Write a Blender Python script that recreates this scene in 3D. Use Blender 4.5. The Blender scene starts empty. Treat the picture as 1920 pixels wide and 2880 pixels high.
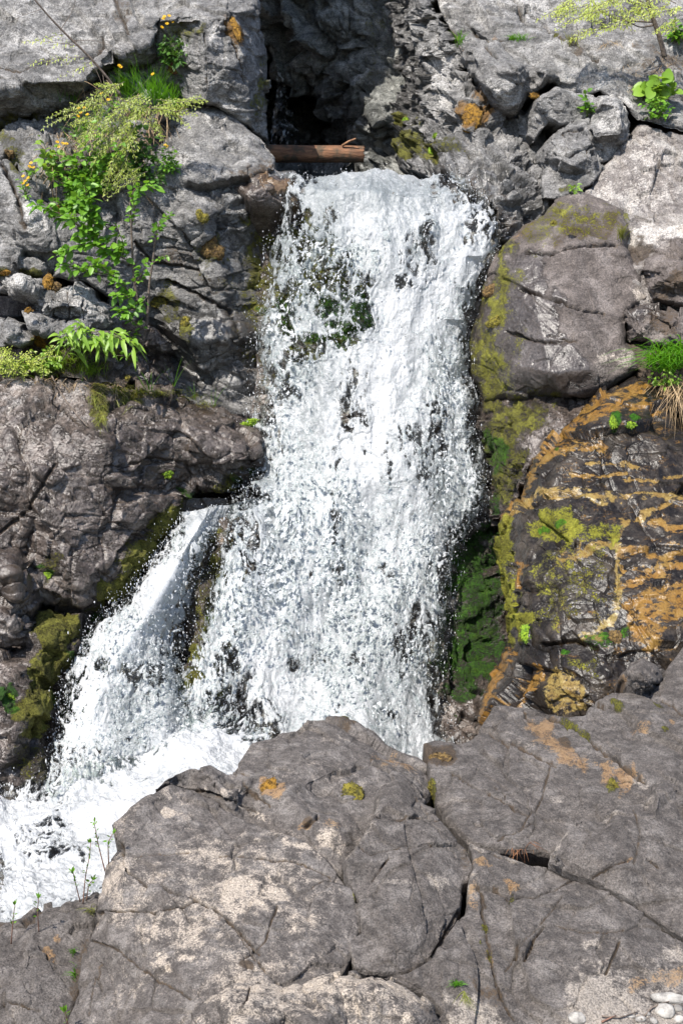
import bpy, math, random
import numpy as np
from mathutils import Vector
from mathutils.geometry import delaunay_2d_cdt
from mathutils.bvhtree import BVHTree

# ---------------------------------------------------------------- camera, sky, sun, exposure
scene = bpy.context.scene
COL = scene.collection
CAM = np.array([0.0, 0.0, 4.2])
PITCH = math.radians(-14.5)
FPX = 4000.0
cam_data = bpy.data.cameras.new('camera')
cam_data.sensor_fit = 'VERTICAL'
cam_data.sensor_height = 36.0
cam_data.lens = 36.0 * FPX / 2880.0
cam_data.clip_start = 0.05
cam_data.clip_end = 500
cam = bpy.data.objects.new('camera', cam_data)
COL.objects.link(cam)
cam.location = CAM
cam.rotation_euler = (math.pi / 2 + PITCH, 0, 0)
scene.camera = cam

SUN = np.array([-0.32, -0.47, 0.82]); SUN /= np.linalg.norm(SUN)
SUN_EL = math.asin(SUN[2])
world = bpy.data.worlds.new('World')
scene.world = world
world.use_nodes = True
wn = world.node_tree
wn.nodes.clear()
sky = wn.nodes.new('ShaderNodeTexSky')
sky.sky_type = 'NISHITA'
sky.sun_disc = False
sky.sun_elevation = SUN_EL
sky.sun_rotation = math.atan2(SUN[0], SUN[1])
sky.air_density = 1.0
bg = wn.nodes.new('ShaderNodeBackground')
bg.inputs['Strength'].default_value = 0.14
wo = wn.nodes.new('ShaderNodeOutputWorld')
wn.links.new(sky.outputs[0], bg.inputs[0])
wn.links.new(bg.outputs[0], wo.inputs[0])
sl = bpy.data.lights.new('sun', 'SUN')
sl.energy = 4.7
sl.angle = math.radians(0.5)
sl.color = (1.0, 0.945, 0.865)
so = bpy.data.objects.new('sun', sl)
COL.objects.link(so)
so.rotation_euler = Vector(SUN).to_track_quat('Z', 'Y').to_euler()
scene.view_settings.view_transform = 'Standard'
scene.view_settings.look = 'None'
scene.view_settings.gamma = 1
scene.view_settings.use_curve_mapping = False
scene.view_settings.exposure = 0.95
scene.cycles.use_denoising = True
scene.cycles.max_bounces = 8
scene.cycles.diffuse_bounces = 3
scene.cycles.glossy_bounces = 2
scene.cycles.transparent_max_bounces = 24
scene.cycles.sample_clamp_indirect = 3
scene.cycles.sample_clamp_direct = 8
scene.cycles.caustics_reflective = False
scene.cycles.caustics_refractive = False

# ---------------------------------------------------------------- pixel <-> place
cp, sp = math.cos(PITCH), math.sin(PITCH)
def ray(px, py):
    px = np.asarray(px, float); py = np.asarray(py, float)
    x = (px - 960) / FPX; z = (1440 - py) / FPX
    return np.stack([x, cp - sp * z, sp + cp * z], -1)
def P(px, py, Y):
    d = ray(px, py)
    return CAM + d * (np.asarray(Y, float) / d[..., 1])[..., None]
def PZ(px, py, z):
    d = ray(px, py)
    return CAM + d * ((np.asarray(z, float) - CAM[2]) / d[..., 2])[..., None]
def proj(V):
    d = V - CAM
    f = d[:, 1] * cp + d[:, 2] * sp
    u = -d[:, 1] * sp + d[:, 2] * cp
    f = np.maximum(f, 0.05)
    return 960 + FPX * d[:, 0] / f, 1440 - FPX * u / f, f

# ---------------------------------------------------------------- noise
_rs = np.random.RandomState(7)
_G = _rs.normal(size=(1024, 3)); _G /= np.linalg.norm(_G, axis=1)[:, None]
_G = np.ascontiguousarray(_G.T.astype(np.float32))
_R4 = np.ascontiguousarray(_rs.rand(4, 4096).astype(np.float32))
_C = [np.uint32(73856093), np.uint32(19349663), np.uint32(83492791)]
def _mix(h):
    h = (h ^ (h >> np.uint32(15))) * np.uint32(2246822519)
    return h ^ (h >> np.uint32(13))
def _axes(p, seed):
    fl = np.floor(p)
    i = fl.astype(np.int64).astype(np.uint32)
    f = (p - fl).astype(np.float32)
    sd = np.uint32((seed * 2654435761 + 12345) & 0xffffffff)
    return i, [np.ascontiguousarray(f[:, k]) for k in range(3)], sd
def perlin(p, seed=0):
    i, f, sd = _axes(p, seed)
    u = [x * x * x * (x * (x * 6 - 15) + 10) for x in f]
    hx = [[(i[:, k] + np.uint32(d)) * _C[k] for d in (0, 1)] for k in range(3)]
    out = 0
    for dx in (0, 1):
        wx = u[0] if dx else 1 - u[0]
        for dy in (0, 1):
            hxy = hx[0][dx] ^ hx[1][dy] ^ sd
            wxy = wx * (u[1] if dy else 1 - u[1])
            for dz in (0, 1):
                g = _mix(hxy ^ hx[2][dz]) & np.uint32(1023)
                out = out + wxy * (u[2] if dz else 1 - u[2]) * (_G[0][g] * (f[0] - dx) + _G[1][g] * (f[1] - dy) + _G[2][g] * (f[2] - dz))
    return out.astype(float) * 1.5
def voronoi(p, seed=0):
    """F1, F2, cell centre, four random numbers per cell"""
    i, f, sd = _axes(p, seed)
    n = len(p)
    f1 = np.full(n, 99., np.float32); f2 = np.full(n, 99., np.float32); hb = np.zeros(n, np.uint32); ob = np.zeros(n, np.int8)
    hx = [[(i[:, k] + np.uint32(d & 0xffffffff)) * _C[k] for d in (-1, 0, 1)] for k in range(3)]
    q = 0
    for dx in (-1, 0, 1):
        for dy in (-1, 0, 1):
            hxy = hx[0][dx + 1] ^ hx[1][dy + 1] ^ sd
            for dz in (-1, 0, 1):
                h = _mix(hxy ^ hx[2][dz + 1]); r = h & np.uint32(4095)
                d = (_R4[0][r] + (dx - f[0])) ** 2 + (_R4[1][r] + (dy - f[1])) ** 2 + (_R4[2][r] + (dz - f[2])) ** 2
                m = d < f1
                f2 = np.minimum(f2, np.maximum(d, f1))
                f1 = np.minimum(f1, d)
                hb = np.where(m, h, hb); ob = np.where(m, np.int8(q), ob); q += 1
    r = hb & np.uint32(4095)
    o = np.stack([ob // 9 - 1, ob // 3 % 3 - 1, ob % 3 - 1], 1)
    c = np.floor(p) + o + np.stack([_R4[k][r] for k in range(3)], 1)
    r2 = (hb >> np.uint32(9)) & np.uint32(4095)
    return np.sqrt(f1).astype(float), np.sqrt(f2).astype(float), c.astype(float), np.stack([_R4[k][r2] for k in range(4)], 1).astype(float)
from concurrent.futures import ThreadPoolExecutor
_EX = ThreadPoolExecutor(4)
_perlin1 = perlin
def perlin(p, seed=0):
    if len(p) < 12000: return _perlin1(p, seed)
    return np.concatenate(list(_EX.map(lambda q: _perlin1(q, seed), np.array_split(p, len(p) // 8000 + 1))))
def fbm(p, octaves=4, seed=0, gain=0.5, lac=2.03):
    a, s, o = 1.0, 0, 0
    for k in range(octaves):
        o = o + a * perlin(p, seed + k); s += a
        a *= gain; p = p * lac + 17.3
    return o / s
def ridged(p, octaves=4, seed=0, gain=0.5):
    a, s, o = 1.0, 0, 0
    for k in range(octaves):
        o = o + a * (1 - 2 * np.abs(perlin(p, seed + k))); s += a
        a *= gain; p = p * 2.03 + 9.1
    return o / s
_vor1 = voronoi
def voronoi(p, seed=0):
    if len(p) < 12000: return _vor1(p, seed)
    r = list(_EX.map(lambda q: _vor1(q, seed), np.array_split(p, len(p) // 8000 + 1)))
    return tuple(np.concatenate([x[k] for x in r]) for k in range(4))
def sstep(a, b, x):
    t = np.clip((x - a) / (b - a), 0, 1)
    return t * t * (3 - 2 * t)

# ---------------------------------------------------------------- picture-space masks (stains with an outline of their own, and painted ridge highlights)
def seg_dist(px, py, poly, closed=False):
    d = np.full(len(px), 1e9)
    pts = list(poly) + ([poly[0]] if closed else [])
    for a, b in zip(pts[:-1], pts[1:]):
        ax, ay, bx, by = a[0], a[1], b[0], b[1]
        L2 = (bx - ax) ** 2 + (by - ay) ** 2 + 1e-9
        t = np.clip(((px - ax) * (bx - ax) + (py - ay) * (by - ay)) / L2, 0, 1)
        d = np.minimum(d, np.hypot(px - ax - t * (bx - ax), py - ay - t * (by - ay)))
    return d
def inside(px, py, poly):
    c = np.zeros(len(px), bool)
    n = len(poly)
    for k in range(n):
        x1, y1 = poly[k][:2]; x2, y2 = poly[(k + 1) % n][:2]
        m = ((y1 > py) != (y2 > py)) & (px < (x2 - x1) * (py - y1) / (y2 - y1 + 1e-12) + x1)
        c ^= m
    return c
def sdf(px, py, poly):
    d = seg_dist(px, py, poly, True)
    return np.where(inside(px, py, poly), d, -d)
def maskval(px, py, nz, spec):
    """spec: list of ('p', polygon, softness, strength) or ('e', cx, cy, rx, ry, angle, strength); nz is noise -1..1"""
    out = np.zeros(len(px))
    for s in spec:
        if s[0] == 'p':
            d = sdf(px, py, s[1])
            v = sstep(-s[2], s[2], d + nz * s[2] * 1.6) * s[3]
        else:
            _, cx, cy, rx, ry, a, k = s
            ca, sa = math.cos(a), math.sin(a)
            x = ((px - cx) * ca + (py - cy) * sa) / rx; y = (-(px - cx) * sa + (py - cy) * ca) / ry
            r = np.sqrt(x * x + y * y)
            v = sstep(-0.3, 0.35, 1 - r + nz * 0.7) * k
        out = np.maximum(out, v)
    return np.clip(out, 0, 1)

# ---------------------------------------------------------------- meshes
def refine(V, F, L, maxit=40):
    V = np.asarray(V, float); F = np.asarray(F, np.int64)
    for _ in range(maxit):
        E = np.concatenate([F[:, [0, 1]], F[:, [1, 2]], F[:, [2, 0]]])
        Es = np.sort(E, 1)
        key = Es[:, 0] * (len(V) + 1) + Es[:, 1]
        uk, idx, inv = np.unique(key, return_index=True, return_inverse=True)
        inv = inv.reshape(-1)
        ue = Es[idx]
        d = np.linalg.norm(V[ue[:, 0]] - V[ue[:, 1]], axis=1)
        mid = (V[ue[:, 0]] + V[ue[:, 1]]) / 2
        dist = np.maximum(np.linalg.norm(mid - CAM, axis=1), 1.0)
        pxl = d * FPX / dist
        mark = pxl > L
        if not mark.any():
            break
        m = len(F)
        te = np.stack([inv[:m], inv[m:2 * m], inv[2 * m:]], 1)
        longest = te[np.arange(m), np.argmax(pxl[te], 1)]
        for _k in range(60):
            anym = mark[te].any(1)
            need = anym & ~mark[longest]
            if not need.any():
                break
            mark[longest[need]] = True
        nid = np.full(len(ue), -1, np.int64)
        nid[mark] = len(V) + np.arange(mark.sum())
        V = np.concatenate([V, mid[mark]])
        # rotate so that the longest edge is first
        r = np.argmax(pxl[te], 1)
        Fr = np.stack([F[np.arange(m), (r + k) % 3] for k in range(3)], 1)
        Tr = np.stack([nid[te[np.arange(m), (r + k) % 3]] for k in range(3)], 1)
        a, b, c = Fr.T; ab, bc, ca = Tr.T
        s0 = ab < 0
        out = [Fr[s0]]
        s1 = (~s0) & (bc < 0) & (ca < 0)
        out += [np.stack([a, ab, c], 1)[s1], np.stack([ab, b, c], 1)[s1]]
        s2 = (~s0) & (bc >= 0) & (ca < 0)
        out += [np.stack([a, ab, c], 1)[s2], np.stack([ab, b, bc], 1)[s2], np.stack([ab, bc, c], 1)[s2]]
        s3 = (~s0) & (bc < 0) & (ca >= 0)
        out += [np.stack([ab, b, c], 1)[s3], np.stack([a, ab, ca], 1)[s3], np.stack([ab, c, ca], 1)[s3]]
        s4 = (~s0) & (bc >= 0) & (ca >= 0)
        out += [np.stack([a, ab, ca], 1)[s4], np.stack([ab, b, bc], 1)[s4], np.stack([ca, ab, bc], 1)[s4], np.stack([ca, bc, c], 1)[s4]]
        F = np.concatenate(out)
    return V, F
def edges_of(F):
    E = np.sort(np.concatenate([F[:, [0, 1]], F[:, [1, 2]], F[:, [2, 0]]]), 1)
    n = int(E.max()) + 1
    u, c = np.unique(E[:, 0] * n + E[:, 1], return_counts=True)
    return np.stack([u // n, u % n], 1), c
def vnormals(V, F):
    a, b, c = V[F[:, 0]], V[F[:, 1]], V[F[:, 2]]
    fn = np.cross(b - a, c - a)
    N = np.zeros_like(V)
    for k in range(3):
        for j in range(3):
            N[:, j] += np.bincount(F[:, k], fn[:, j], len(V))
    N /= np.linalg.norm(N, axis=1)[:, None] + 1e-12
    return N
def smooth(V, F, it, pin=None, w=0.6):
    E, _ = edges_of(F)
    deg = np.bincount(E.ravel(), minlength=len(V)).astype(float)
    deg[deg == 0] = 1
    for _ in range(it):
        S = np.stack([np.bincount(E[:, 0], V[E[:, 1], j], len(V)) + np.bincount(E[:, 1], V[E[:, 0], j], len(V)) for j in range(3)], 1)
        Vn = V + w * (S / deg[:, None] - V)
        if pin is not None:
            Vn[pin] = V[pin]
        V = Vn
    return V
def link_mesh(name, V, F, mat, attrs=None, parent=None, shade=True, origin=True, sizes=None):
    """F: (m,3) or (m,4) array, or flat indices with sizes"""
    me = bpy.data.meshes.new(name)
    V = np.asarray(V, float)
    loc = np.zeros(3)
    if origin and parent is None and len(V):
        loc = np.array([V[:, 0].mean(), V[:, 1].mean(), V[:, 2].min()])
    me.vertices.add(len(V))
    me.vertices.foreach_set('co', (V - loc).astype(np.float32).ravel())
    if sizes is None:
        F = np.asarray(F); k = F.shape[1]
        sizes = np.full(len(F), k); flat = F.ravel()
    else:
        flat = np.asarray(F)
    me.loops.add(len(flat))
    me.loops.foreach_set('vertex_index', flat.astype(np.int32))
    me.polygons.add(len(sizes))
    st = np.concatenate([[0], np.cumsum(sizes)[:-1]]).astype(np.int32)
    me.polygons.foreach_set('loop_start', st)
    me.polygons.foreach_set('use_smooth', np.full(len(sizes), shade))
    me.update(calc_edges=True)
    if attrs:
        for k, v in attrs.items():
            at = me.attributes.new(k, 'FLOAT', 'POINT')
            at.data.foreach_set('value', np.asarray(v, np.float32))
    me.materials.append(mat)
    o = bpy.data.objects.new(name, me)
    o.location = loc
    COL.objects.link(o)
    if parent is not None:
        o.parent = parent
        o.matrix_parent_inverse.identity()
    return o
def tag(o, label=None, cat=None, group=None, kind=None):
    if label: o['label'] = label
    if cat: o['category'] = cat
    if group: o['group'] = group
    if kind: o['kind'] = kind
    return o
# ---------------------------------------------------------------- materials
class NT:
    def __init__(self, name):
        self.m = bpy.data.materials.new(name); self.m.use_nodes = True
        self.t = self.m.node_tree; self.t.nodes.clear()
    def n(self, kind, **kw):
        nd = self.t.nodes.new('ShaderNode' + kind)
        ins = kw.pop('ins', {})
        for k, v in kw.items(): setattr(nd, k, v)
        for k, v in ins.items(): self.set(nd.inputs[k], v)
        return nd
    def set(self, sock, v):
        if isinstance(v, bpy.types.NodeSocket): self.t.links.new(v, sock)
        elif isinstance(v, bpy.types.Node): self.t.links.new(v.outputs[0], sock)
        else:
            if sock.type == 'RGBA' and len(v) == 3: v = (*v, 1)
            sock.default_value = v
    def math(self, op, a, b=0.0, c=0.0, clamp=False):
        nd = self.n('Math', operation=op, use_clamp=clamp)
        for k, v in enumerate((a, b, c)): self.set(nd.inputs[k], v)
        return nd.outputs[0]
    def mix(self, f, a, b, blend='MIX'):
        nd = self.n('Mix', data_type='RGBA', blend_type=blend)
        self.set(nd.inputs[0], f); self.set(nd.inputs[6], a); self.set(nd.inputs[7], b)
        return nd.outputs[2]
    def noise(self, vec, scale, detail=4, rough=0.5, dist=0.0):
        nd = self.n('TexNoise', ins={'Scale': scale, 'Detail': detail, 'Roughness': rough, 'Distortion': dist})
        self.set(nd.inputs['Vector'], vec)
        return nd.outputs['Fac']
    def ss(self, x, a, b):
        nd = self.n('MapRange', interpolation_type='SMOOTHSTEP')
        self.set(nd.inputs[0], x); nd.inputs[1].default_value = a; nd.inputs[2].default_value = b
        return nd.outputs[0]
    def attr(self, name):
        return self.n('Attribute', attribute_name=name).outputs['Fac']
    def out(self, shader):
        o = self.n('OutputMaterial'); self.set(o.inputs[0], shader)
        return self.m

def mat_rock(name, dark, mid, light, pale, pale_amt, strat_dir=(0.3, 0.2, 0.0), strat=0.35, bump=1.0, rough=0.72, S=1.0, wet_spec=0.15):
    T = NT(name)
    pos = T.n('NewGeometry').outputs['Position']
    n1 = T.noise(pos, 2.3 * S, 5, 0.6)
    n2 = T.noise(pos, 13 * S, 9, 0.72)
    n3 = T.noise(pos, 95 * S ** .8, 5, 0.65)
    n4 = T.noise(pos, 5.2 * S, 8, 0.7, 0.4)
    mp = T.n('Mapping', ins={'Vector': pos, 'Rotation': strat_dir, 'Scale': (2.5 * S, 2.5 * S, 30 * S)})
    st = T.noise(mp, 1.0, 7, 0.65, 0.6)
    col = T.mix(T.ss(n2, 0.33, 0.68), dark, mid)
    col = T.mix(T.math('MULTIPLY', T.ss(n4, 0.47, 0.66), 0.8), col, light)
    col = T.mix(T.math('MULTIPLY', T.ss(st, 0.5, 0.75), strat), col, light)
    col = T.mix(T.math('MULTIPLY', T.ss(st, 0.48, 0.28), strat), col, dark)
    # pale lichen, mineral bloom, and highlights painted along rock ridges
    a_pale = T.attr('pale')
    pf = T.math('ADD', T.math('MULTIPLY', T.math('ADD', n2, n1), 0.5), T.math('MULTIPLY', a_pale, 0.17))
    pf = T.ss(T.math('ADD', pf, T.math('MULTIPLY', T.math('SUBTRACT', n3, 0.5), 0.22)), 0.55, 0.68)
    col = T.mix(T.math('MULTIPLY', pf, T.math('ADD', pale_amt, T.math('MULTIPLY', a_pale, 0.7)), clamp=True), col, pale)
    # grain
    n3c = T.ss(n3, 0.3, 0.7); n2c = T.ss(n2, 0.3, 0.7)
    n5 = T.noise(pos, 38 * S, 4, 0.6)
    n7 = T.noise(pos, 22 * S, 3, 0.5, 0.6)
    gs = T.noise(T.n('Mapping', ins={'Vector': pos, 'Scale': (42, 42, 7)}), 1.0, 4, 0.6)
    g = T.math('ADD', 0.5, T.math('MULTIPLY', n3c, 0.8))
    g = T.math('MULTIPLY', g, T.math('SUBTRACT', 1.0, T.math('MULTIPLY', T.ss(n5, 0.60, 0.70), 0.6)))
    g = T.math('ADD', g, T.math('MULTIPLY', T.ss(n5, 0.38, 0.28), 0.3))
    col = T.mix(1.0, col, T.n('CombineColor', ins={'Red': g, 'Green': g, 'Blue': g}), 'MULTIPLY')
    nz = T.math('MULTIPLY', T.math('SUBTRACT', T.math('ADD', T.math('MULTIPLY', n2c, 0.55), T.math('MULTIPLY', n3c, 0.45)), 0.5), 1.25)
    def patch(attr, ca, cb, col, lo=0.32, hi=0.75, amt=0.85, var=None):
        a = T.attr(attr)
        f = T.ss(T.math('ADD', a, T.math('MULTIPLY', nz, T.ss(a, 0.0, 0.15))), lo, hi)
        f = T.math('MULTIPLY', f, amt)
        return T.mix(f, col, T.mix(T.math('MULTIPLY', T.math('ADD', n3c, var or n2c), 0.5), ca, cb)), f
    col, _ = patch('rust', (0.20, 0.09, 0.03), (0.34, 0.22, 0.10), col, amt=0.7)
    col, _ = patch('dirt', (0.014, 0.009, 0.006), (0.085, 0.055, 0.03), col)
    wet = T.attr('wet')
    wf = T.ss(T.math('ADD', wet, T.math('MULTIPLY', nz, T.ss(wet, 0, .15))), 0.3, 0.6)
    w = T.math('SUBTRACT', 1.0, T.math('MULTIPLY', wf, 0.52))
    col = T.mix(1.0, col, T.n('CombineColor', ins={'Red': w, 'Green': w, 'Blue': w}), 'MULTIPLY')
    col, fo = patch('ochre', (0.10, 0.05, 0.010), T.mix(T.attr('tan'), (0.215, 0.11, 0.022), (0.26, 0.205, 0.07)), col, 0.2, 0.95, 0.92)
    col, fm = patch('moss', (0.022, 0.017, 0.005), (0.215, 0.215, 0.025), col, var=T.math('MULTIPLY', T.ss(n4, 0.34, 0.62), T.math('ADD', 0.4, T.math('MULTIPLY', n2c, 0.9))))
    col, fg = patch('green', (0.003, 0.012, 0.001), (0.034, 0.125, 0.005), col, var=T.ss(gs, 0.35, 0.65))
    fmm = T.math('MAXIMUM', fm, fg)
    r = T.math('SUBTRACT', rough, T.math('MULTIPLY', wf, rough - 0.29))
    r = T.math('ADD', r, T.math('MULTIPLY', fmm, 0.5), clamp=True)
    h = T.math('ADD', T.math('MULTIPLY', n2, 0.7), T.math('ADD', T.math('MULTIPLY', n3, 0.34), T.math('MULTIPLY', n5, 0.3)))
    h = T.math('ADD', h, T.math('MULTIPLY', st, 0.3))
    hw = T.math('ADD', T.math('MULTIPLY', n7, 0.09), T.math('ADD', T.math('MULTIPLY', n4, 0.3), T.math('ADD', T.math('MULTIPLY', n5, 0.10), T.math('MULTIPLY', n3, 0.05))))
    h = T.math('ADD', T.math('MULTIPLY', h, T.math('SUBTRACT', 1.0, wf)), T.math('MULTIPLY', hw, wf))
    h = T.math('ADD', h, T.math('MULTIPLY', T.math('MULTIPLY', fmm, T.noise(pos, 160, 3, 0.7)), 0.5))
    bp = T.n('Bump', ins={'Strength': bump, 'Distance': 0.05 / S, 'Height': h})
    b = T.n('BsdfPrincipled', ins={'Base Color': col, 'Roughness': r, 'Normal': bp.outputs[0]})
    T.set(b.inputs['Specular IOR Level'], T.math('MULTIPLY', T.math('ADD', 0.4, T.math('MULTIPLY', wf, wet_spec)), T.math('SUBTRACT', 1.0, T.math('MULTIPLY', fmm, 0.7))))
    return T.out(b.outputs[0])

def mat_leaf(name, ca, cb, trans=0.35, rough=0.45, scale=14):
    T = NT(name)
    tc = T.n('NewGeometry')
    n = T.noise(tc.outputs['Position'], scale, 2)
    ri = tc.outputs['Random Per Island']
    f = T.math('ADD', T.math('MULTIPLY', ri, 0.7), T.math('MULTIPLY', n, 0.3))
    col = T.mix(f, ca, cb)
    b = T.n('BsdfPrincipled', ins={'Base Color': col, 'Roughness': rough})
    b.inputs['Specular IOR Level'].default_value = 0.4
    tr = T.n('BsdfTranslucent', ins={'Color': T.mix(0.5, col, (min(1, cb[0] * 2.2), min(1, cb[1] * 2.0), cb[2]), 'MIX')})
    mx = T.n('MixShader', ins={0: trans})
    T.set(mx.inputs[1], b.outputs[0]); T.set(mx.inputs[2], tr.outputs[0])
    return T.out(mx.outputs[0])

def mat_plain(name, ca, cb, scale=40, rough=0.8, bump=0.4, dist=0.01):
    T = NT(name)
    pos = T.n('NewGeometry').outputs['Position']
    n = T.noise(pos, scale, 6, 0.65)
    col = T.mix(T.ss(n, 0.35, 0.65), ca, cb)
    bp = T.n('Bump', ins={'Strength': bump, 'Distance': dist, 'Height': n})
    b = T.n('BsdfPrincipled', ins={'Base Color': col, 'Roughness': rough, 'Normal': bp.outputs[0]})
    return T.out(b.outputs[0])

def mat_bark_log():
    T = NT('log_wood')
    pos = T.n('NewGeometry').outputs['Position']
    mp = T.n('Mapping', ins={'Vector': pos, 'Scale': (3, 40, 40)})
    n = T.noise(mp, 1.0, 8, 0.7, 0.5)
    m = T.noise(pos, 9, 5, 0.6)
    col = T.mix(T.ss(n, 0.35, 0.65), (0.09, 0.04, 0.02), (0.24, 0.115, 0.055))
    col = T.mix(T.math('MULTIPLY', T.ss(m, 0.48, 0.62), 0.85), col, (0.045, 0.035, 0.02))
    bp = T.n('Bump', ins={'Strength': 0.8, 'Distance': 0.02, 'Height': n})
    b = T.n('BsdfPrincipled', ins={'Base Color': col, 'Roughness': 0.75, 'Normal': bp.outputs[0]})
    return T.out(b.outputs[0])

def mat_foam(name='white_water'):
    T = NT(name)
    pos = T.n('NewGeometry').outputs['Position']
    foam = T.attr('foam'); op = T.attr('opac')
    n = T.noise(pos, 60, 6, 0.7)
    n2 = T.noise(pos, 150, 4, 0.7)
    sp = T.math('ADD', T.math('MULTIPLY', T.math('SUBTRACT', T.ss(n, 0.32, 0.68), 0.5), 0.42), T.math('MULTIPLY', T.math('SUBTRACT', T.ss(n2, 0.32, 0.68), 0.5), 0.42))
    col = T.mix(T.math('ADD', foam, sp, clamp=True), (0.235, 0.26, 0.27), (0.68, 0.69, 0.70))
    h = T.math('ADD', T.math('MULTIPLY', n, 0.7), T.math('MULTIPLY', n2, 0.35))
    bp = T.n('Bump', ins={'Strength': 0.4, 'Distance': 0.02, 'Height': h})
    b = T.n('BsdfPrincipled', ins={'Base Color': col, 'Roughness': 0.22, 'Normal': bp.outputs[0]})
    b.inputs['Specular IOR Level'].default_value = 0.5
    tl = T.n('BsdfTranslucent', ins={'Color': (0.6, 0.63, 0.65), 'Normal': bp.outputs[0]})
    ms = T.n('MixShader', ins={0: 0.42}); T.set(ms.inputs[1], b.outputs[0]); T.set(ms.inputs[2], tl.outputs[0])
    tr = T.n('BsdfTransparent', ins={'Color': (0.90, 0.95, 0.93)})
    gl = T.n('BsdfGlossy', ins={'Color': (1, 1, 1), 'Roughness': 0.06, 'Normal': bp.outputs[0]})
    fr = T.n('Fresnel', ins={'IOR': 1.33, 'Normal': bp.outputs[0]})
    m1 = T.n('MixShader', ins={0: fr.outputs[0]}); T.set(m1.inputs[1], tr.outputs[0]); T.set(m1.inputs[2], gl.outputs[0])
    of = T.ss(T.math('ADD', op, T.math('MULTIPLY', sp, 0.55)), 0.2, 0.8)
    m2 = T.n('MixShader', ins={0: of}); T.set(m2.inputs[1], m1.outputs[0]); T.set(m2.inputs[2], ms.outputs[0])
    return T.out(m2.outputs[0])

def mat_drop():
    T = NT('spray_water')
    b = T.n('BsdfPrincipled', ins={'Base Color': (0.7, 0.72, 0.74), 'Roughness': 0.15})
    tl = T.n('BsdfTranslucent', ins={'Color': (0.7, 0.72, 0.74)})
    ms = T.n('MixShader', ins={0: 0.4}); T.set(ms.inputs[1], b.outputs[0]); T.set(ms.inputs[2], tl.outputs[0])
    return T.out(ms.outputs[0])

def mat_pool():
    T = NT('dark_pool_water')
    pos = T.n('NewGeometry').outputs['Position']
    n = T.noise(pos, 18, 4, 0.6, 0.5)
    bp = T.n('Bump', ins={'Strength': 0.5, 'Distance': 0.03, 'Height': n})
    b = T.n('BsdfPrincipled', ins={'Base Color': (0.012, 0.02, 0.024), 'Roughness': 0.08, 'Normal': bp.outputs[0]})
    return T.out(b.outputs[0])

M_GREY = mat_rock('grey_rock', (0.085, 0.083, 0.081), (0.25, 0.241, 0.233), (0.40, 0.388, 0.374), (0.53, 0.51, 0.485), 0.4)
M_BROWN = mat_rock('brown_grey_rock', (0.055, 0.047, 0.042), (0.134, 0.117, 0.107), (0.203, 0.183, 0.169), (0.37, 0.315, 0.26), 0.65, strat=0.22, bump=0.8, S=2.0)
M_SMOOTH = mat_rock('smooth_brown_grey_rock', (0.062, 0.050, 0.044), (0.14, 0.117, 0.106), (0.20, 0.173, 0.16), (0.40, 0.35, 0.30), 0.25, strat=0.3, bump=0.7, wet_spec=0.1)
M_PLATE = mat_rock('ribbed_brown_rock', (0.055, 0.047, 0.042), (0.134, 0.116, 0.105), (0.205, 0.183, 0.168), (0.36, 0.315, 0.27), 0.22, strat_dir=(0.5, 0.12, 0.0), strat=0.55, bump=1.0, S=1.8)
M_DARK = mat_rock('dark_wet_rock', (0.055, 0.041, 0.033), (0.185, 0.146, 0.123), (0.34, 0.285, 0.25), (0.42, 0.39, 0.37), 0.3, bump=1.0)
M_SEEP = mat_rock('seeping_rock', (0.012, 0.009, 0.007), (0.042, 0.032, 0.025), (0.12, 0.098, 0.078), (0.26, 0.23, 0.18), 0.12, bump=0.5, wet_spec=-0.12)
M_CAVE = mat_rock('gorge_rock', (0.09, 0.094, 0.088), (0.28, 0.285, 0.265), (0.46, 0.46, 0.43), (0.6, 0.57, 0.5), 0.3, bump=1.0)
M_BEIGE = mat_rock('beige_rock', (0.16, 0.14, 0.13), (0.31, 0.28, 0.26), (0.43, 0.40, 0.37), (0.55, 0.51, 0.47), 0.45)
# ---------------------------------------------------------------- rock bodies
BV, BF, BN = [], [], [0]          # every rock's front surface, for rooting plants on it
KEYS = ('wet', 'moss', 'green', 'rust', 'ochre', 'tan', 'pale', 'dirt')
def densify(outline, step, jit, seed):
    pts = []
    n = len(outline)
    for k in range(n):
        a = np.array(outline[k], float); b = np.array(outline[(k + 1) % n], float)
        m = max(1, int(np.hypot(*(b - a)[:2]) / step))
        for j in range(m):
            pts.append(a + (b - a) * j / m)
    pts = np.array(pts)
    q = np.stack([pts[:, 0] / 60, pts[:, 1] / 60, np.full(len(pts), seed * 1.7)], 1)
    pts[:, 0] += jit * fbm(q, 3, seed); pts[:, 1] += jit * fbm(q, 3, seed + 50)
    return pts
def surface(outline, inner, seed, jit=7, step=26, lines=()):
    o = densify(outline, step, jit, seed)
    allp = np.concatenate([o, np.array(inner, float).reshape(-1, 3)])
    cedges = []
    for ln in lines:                      # ridge lines given as runs of indices into inner
        cedges += [(len(o) + a, len(o) + b) for a, b in zip(ln[:-1], ln[1:])]
    r = delaunay_2d_cdt([Vector((x, -y)) for x, y, _ in allp], cedges, [list(range(len(o)))], 1, 1e-3)
    v2 = np.array([[v.x, -v.y] for v in r[0]])
    Y = np.zeros(len(v2))
    for k, src in enumerate(r[3]):
        if len(src): Y[k] = allp[src[0], 2]
        else: Y[k] = allp[np.argmin(np.hypot(*(allp[:, :2] - v2[k]).T)), 2]
    V = P(v2[:, 0], v2[:, 1], Y)
    F = np.array([f for f in r[2] if len(f) == 3], np.int64)
    used = np.unique(F); mp = np.full(len(V), -1); mp[used] = np.arange(len(used)); V = V[used]; F = mp[F]
    return V, F, o
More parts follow.
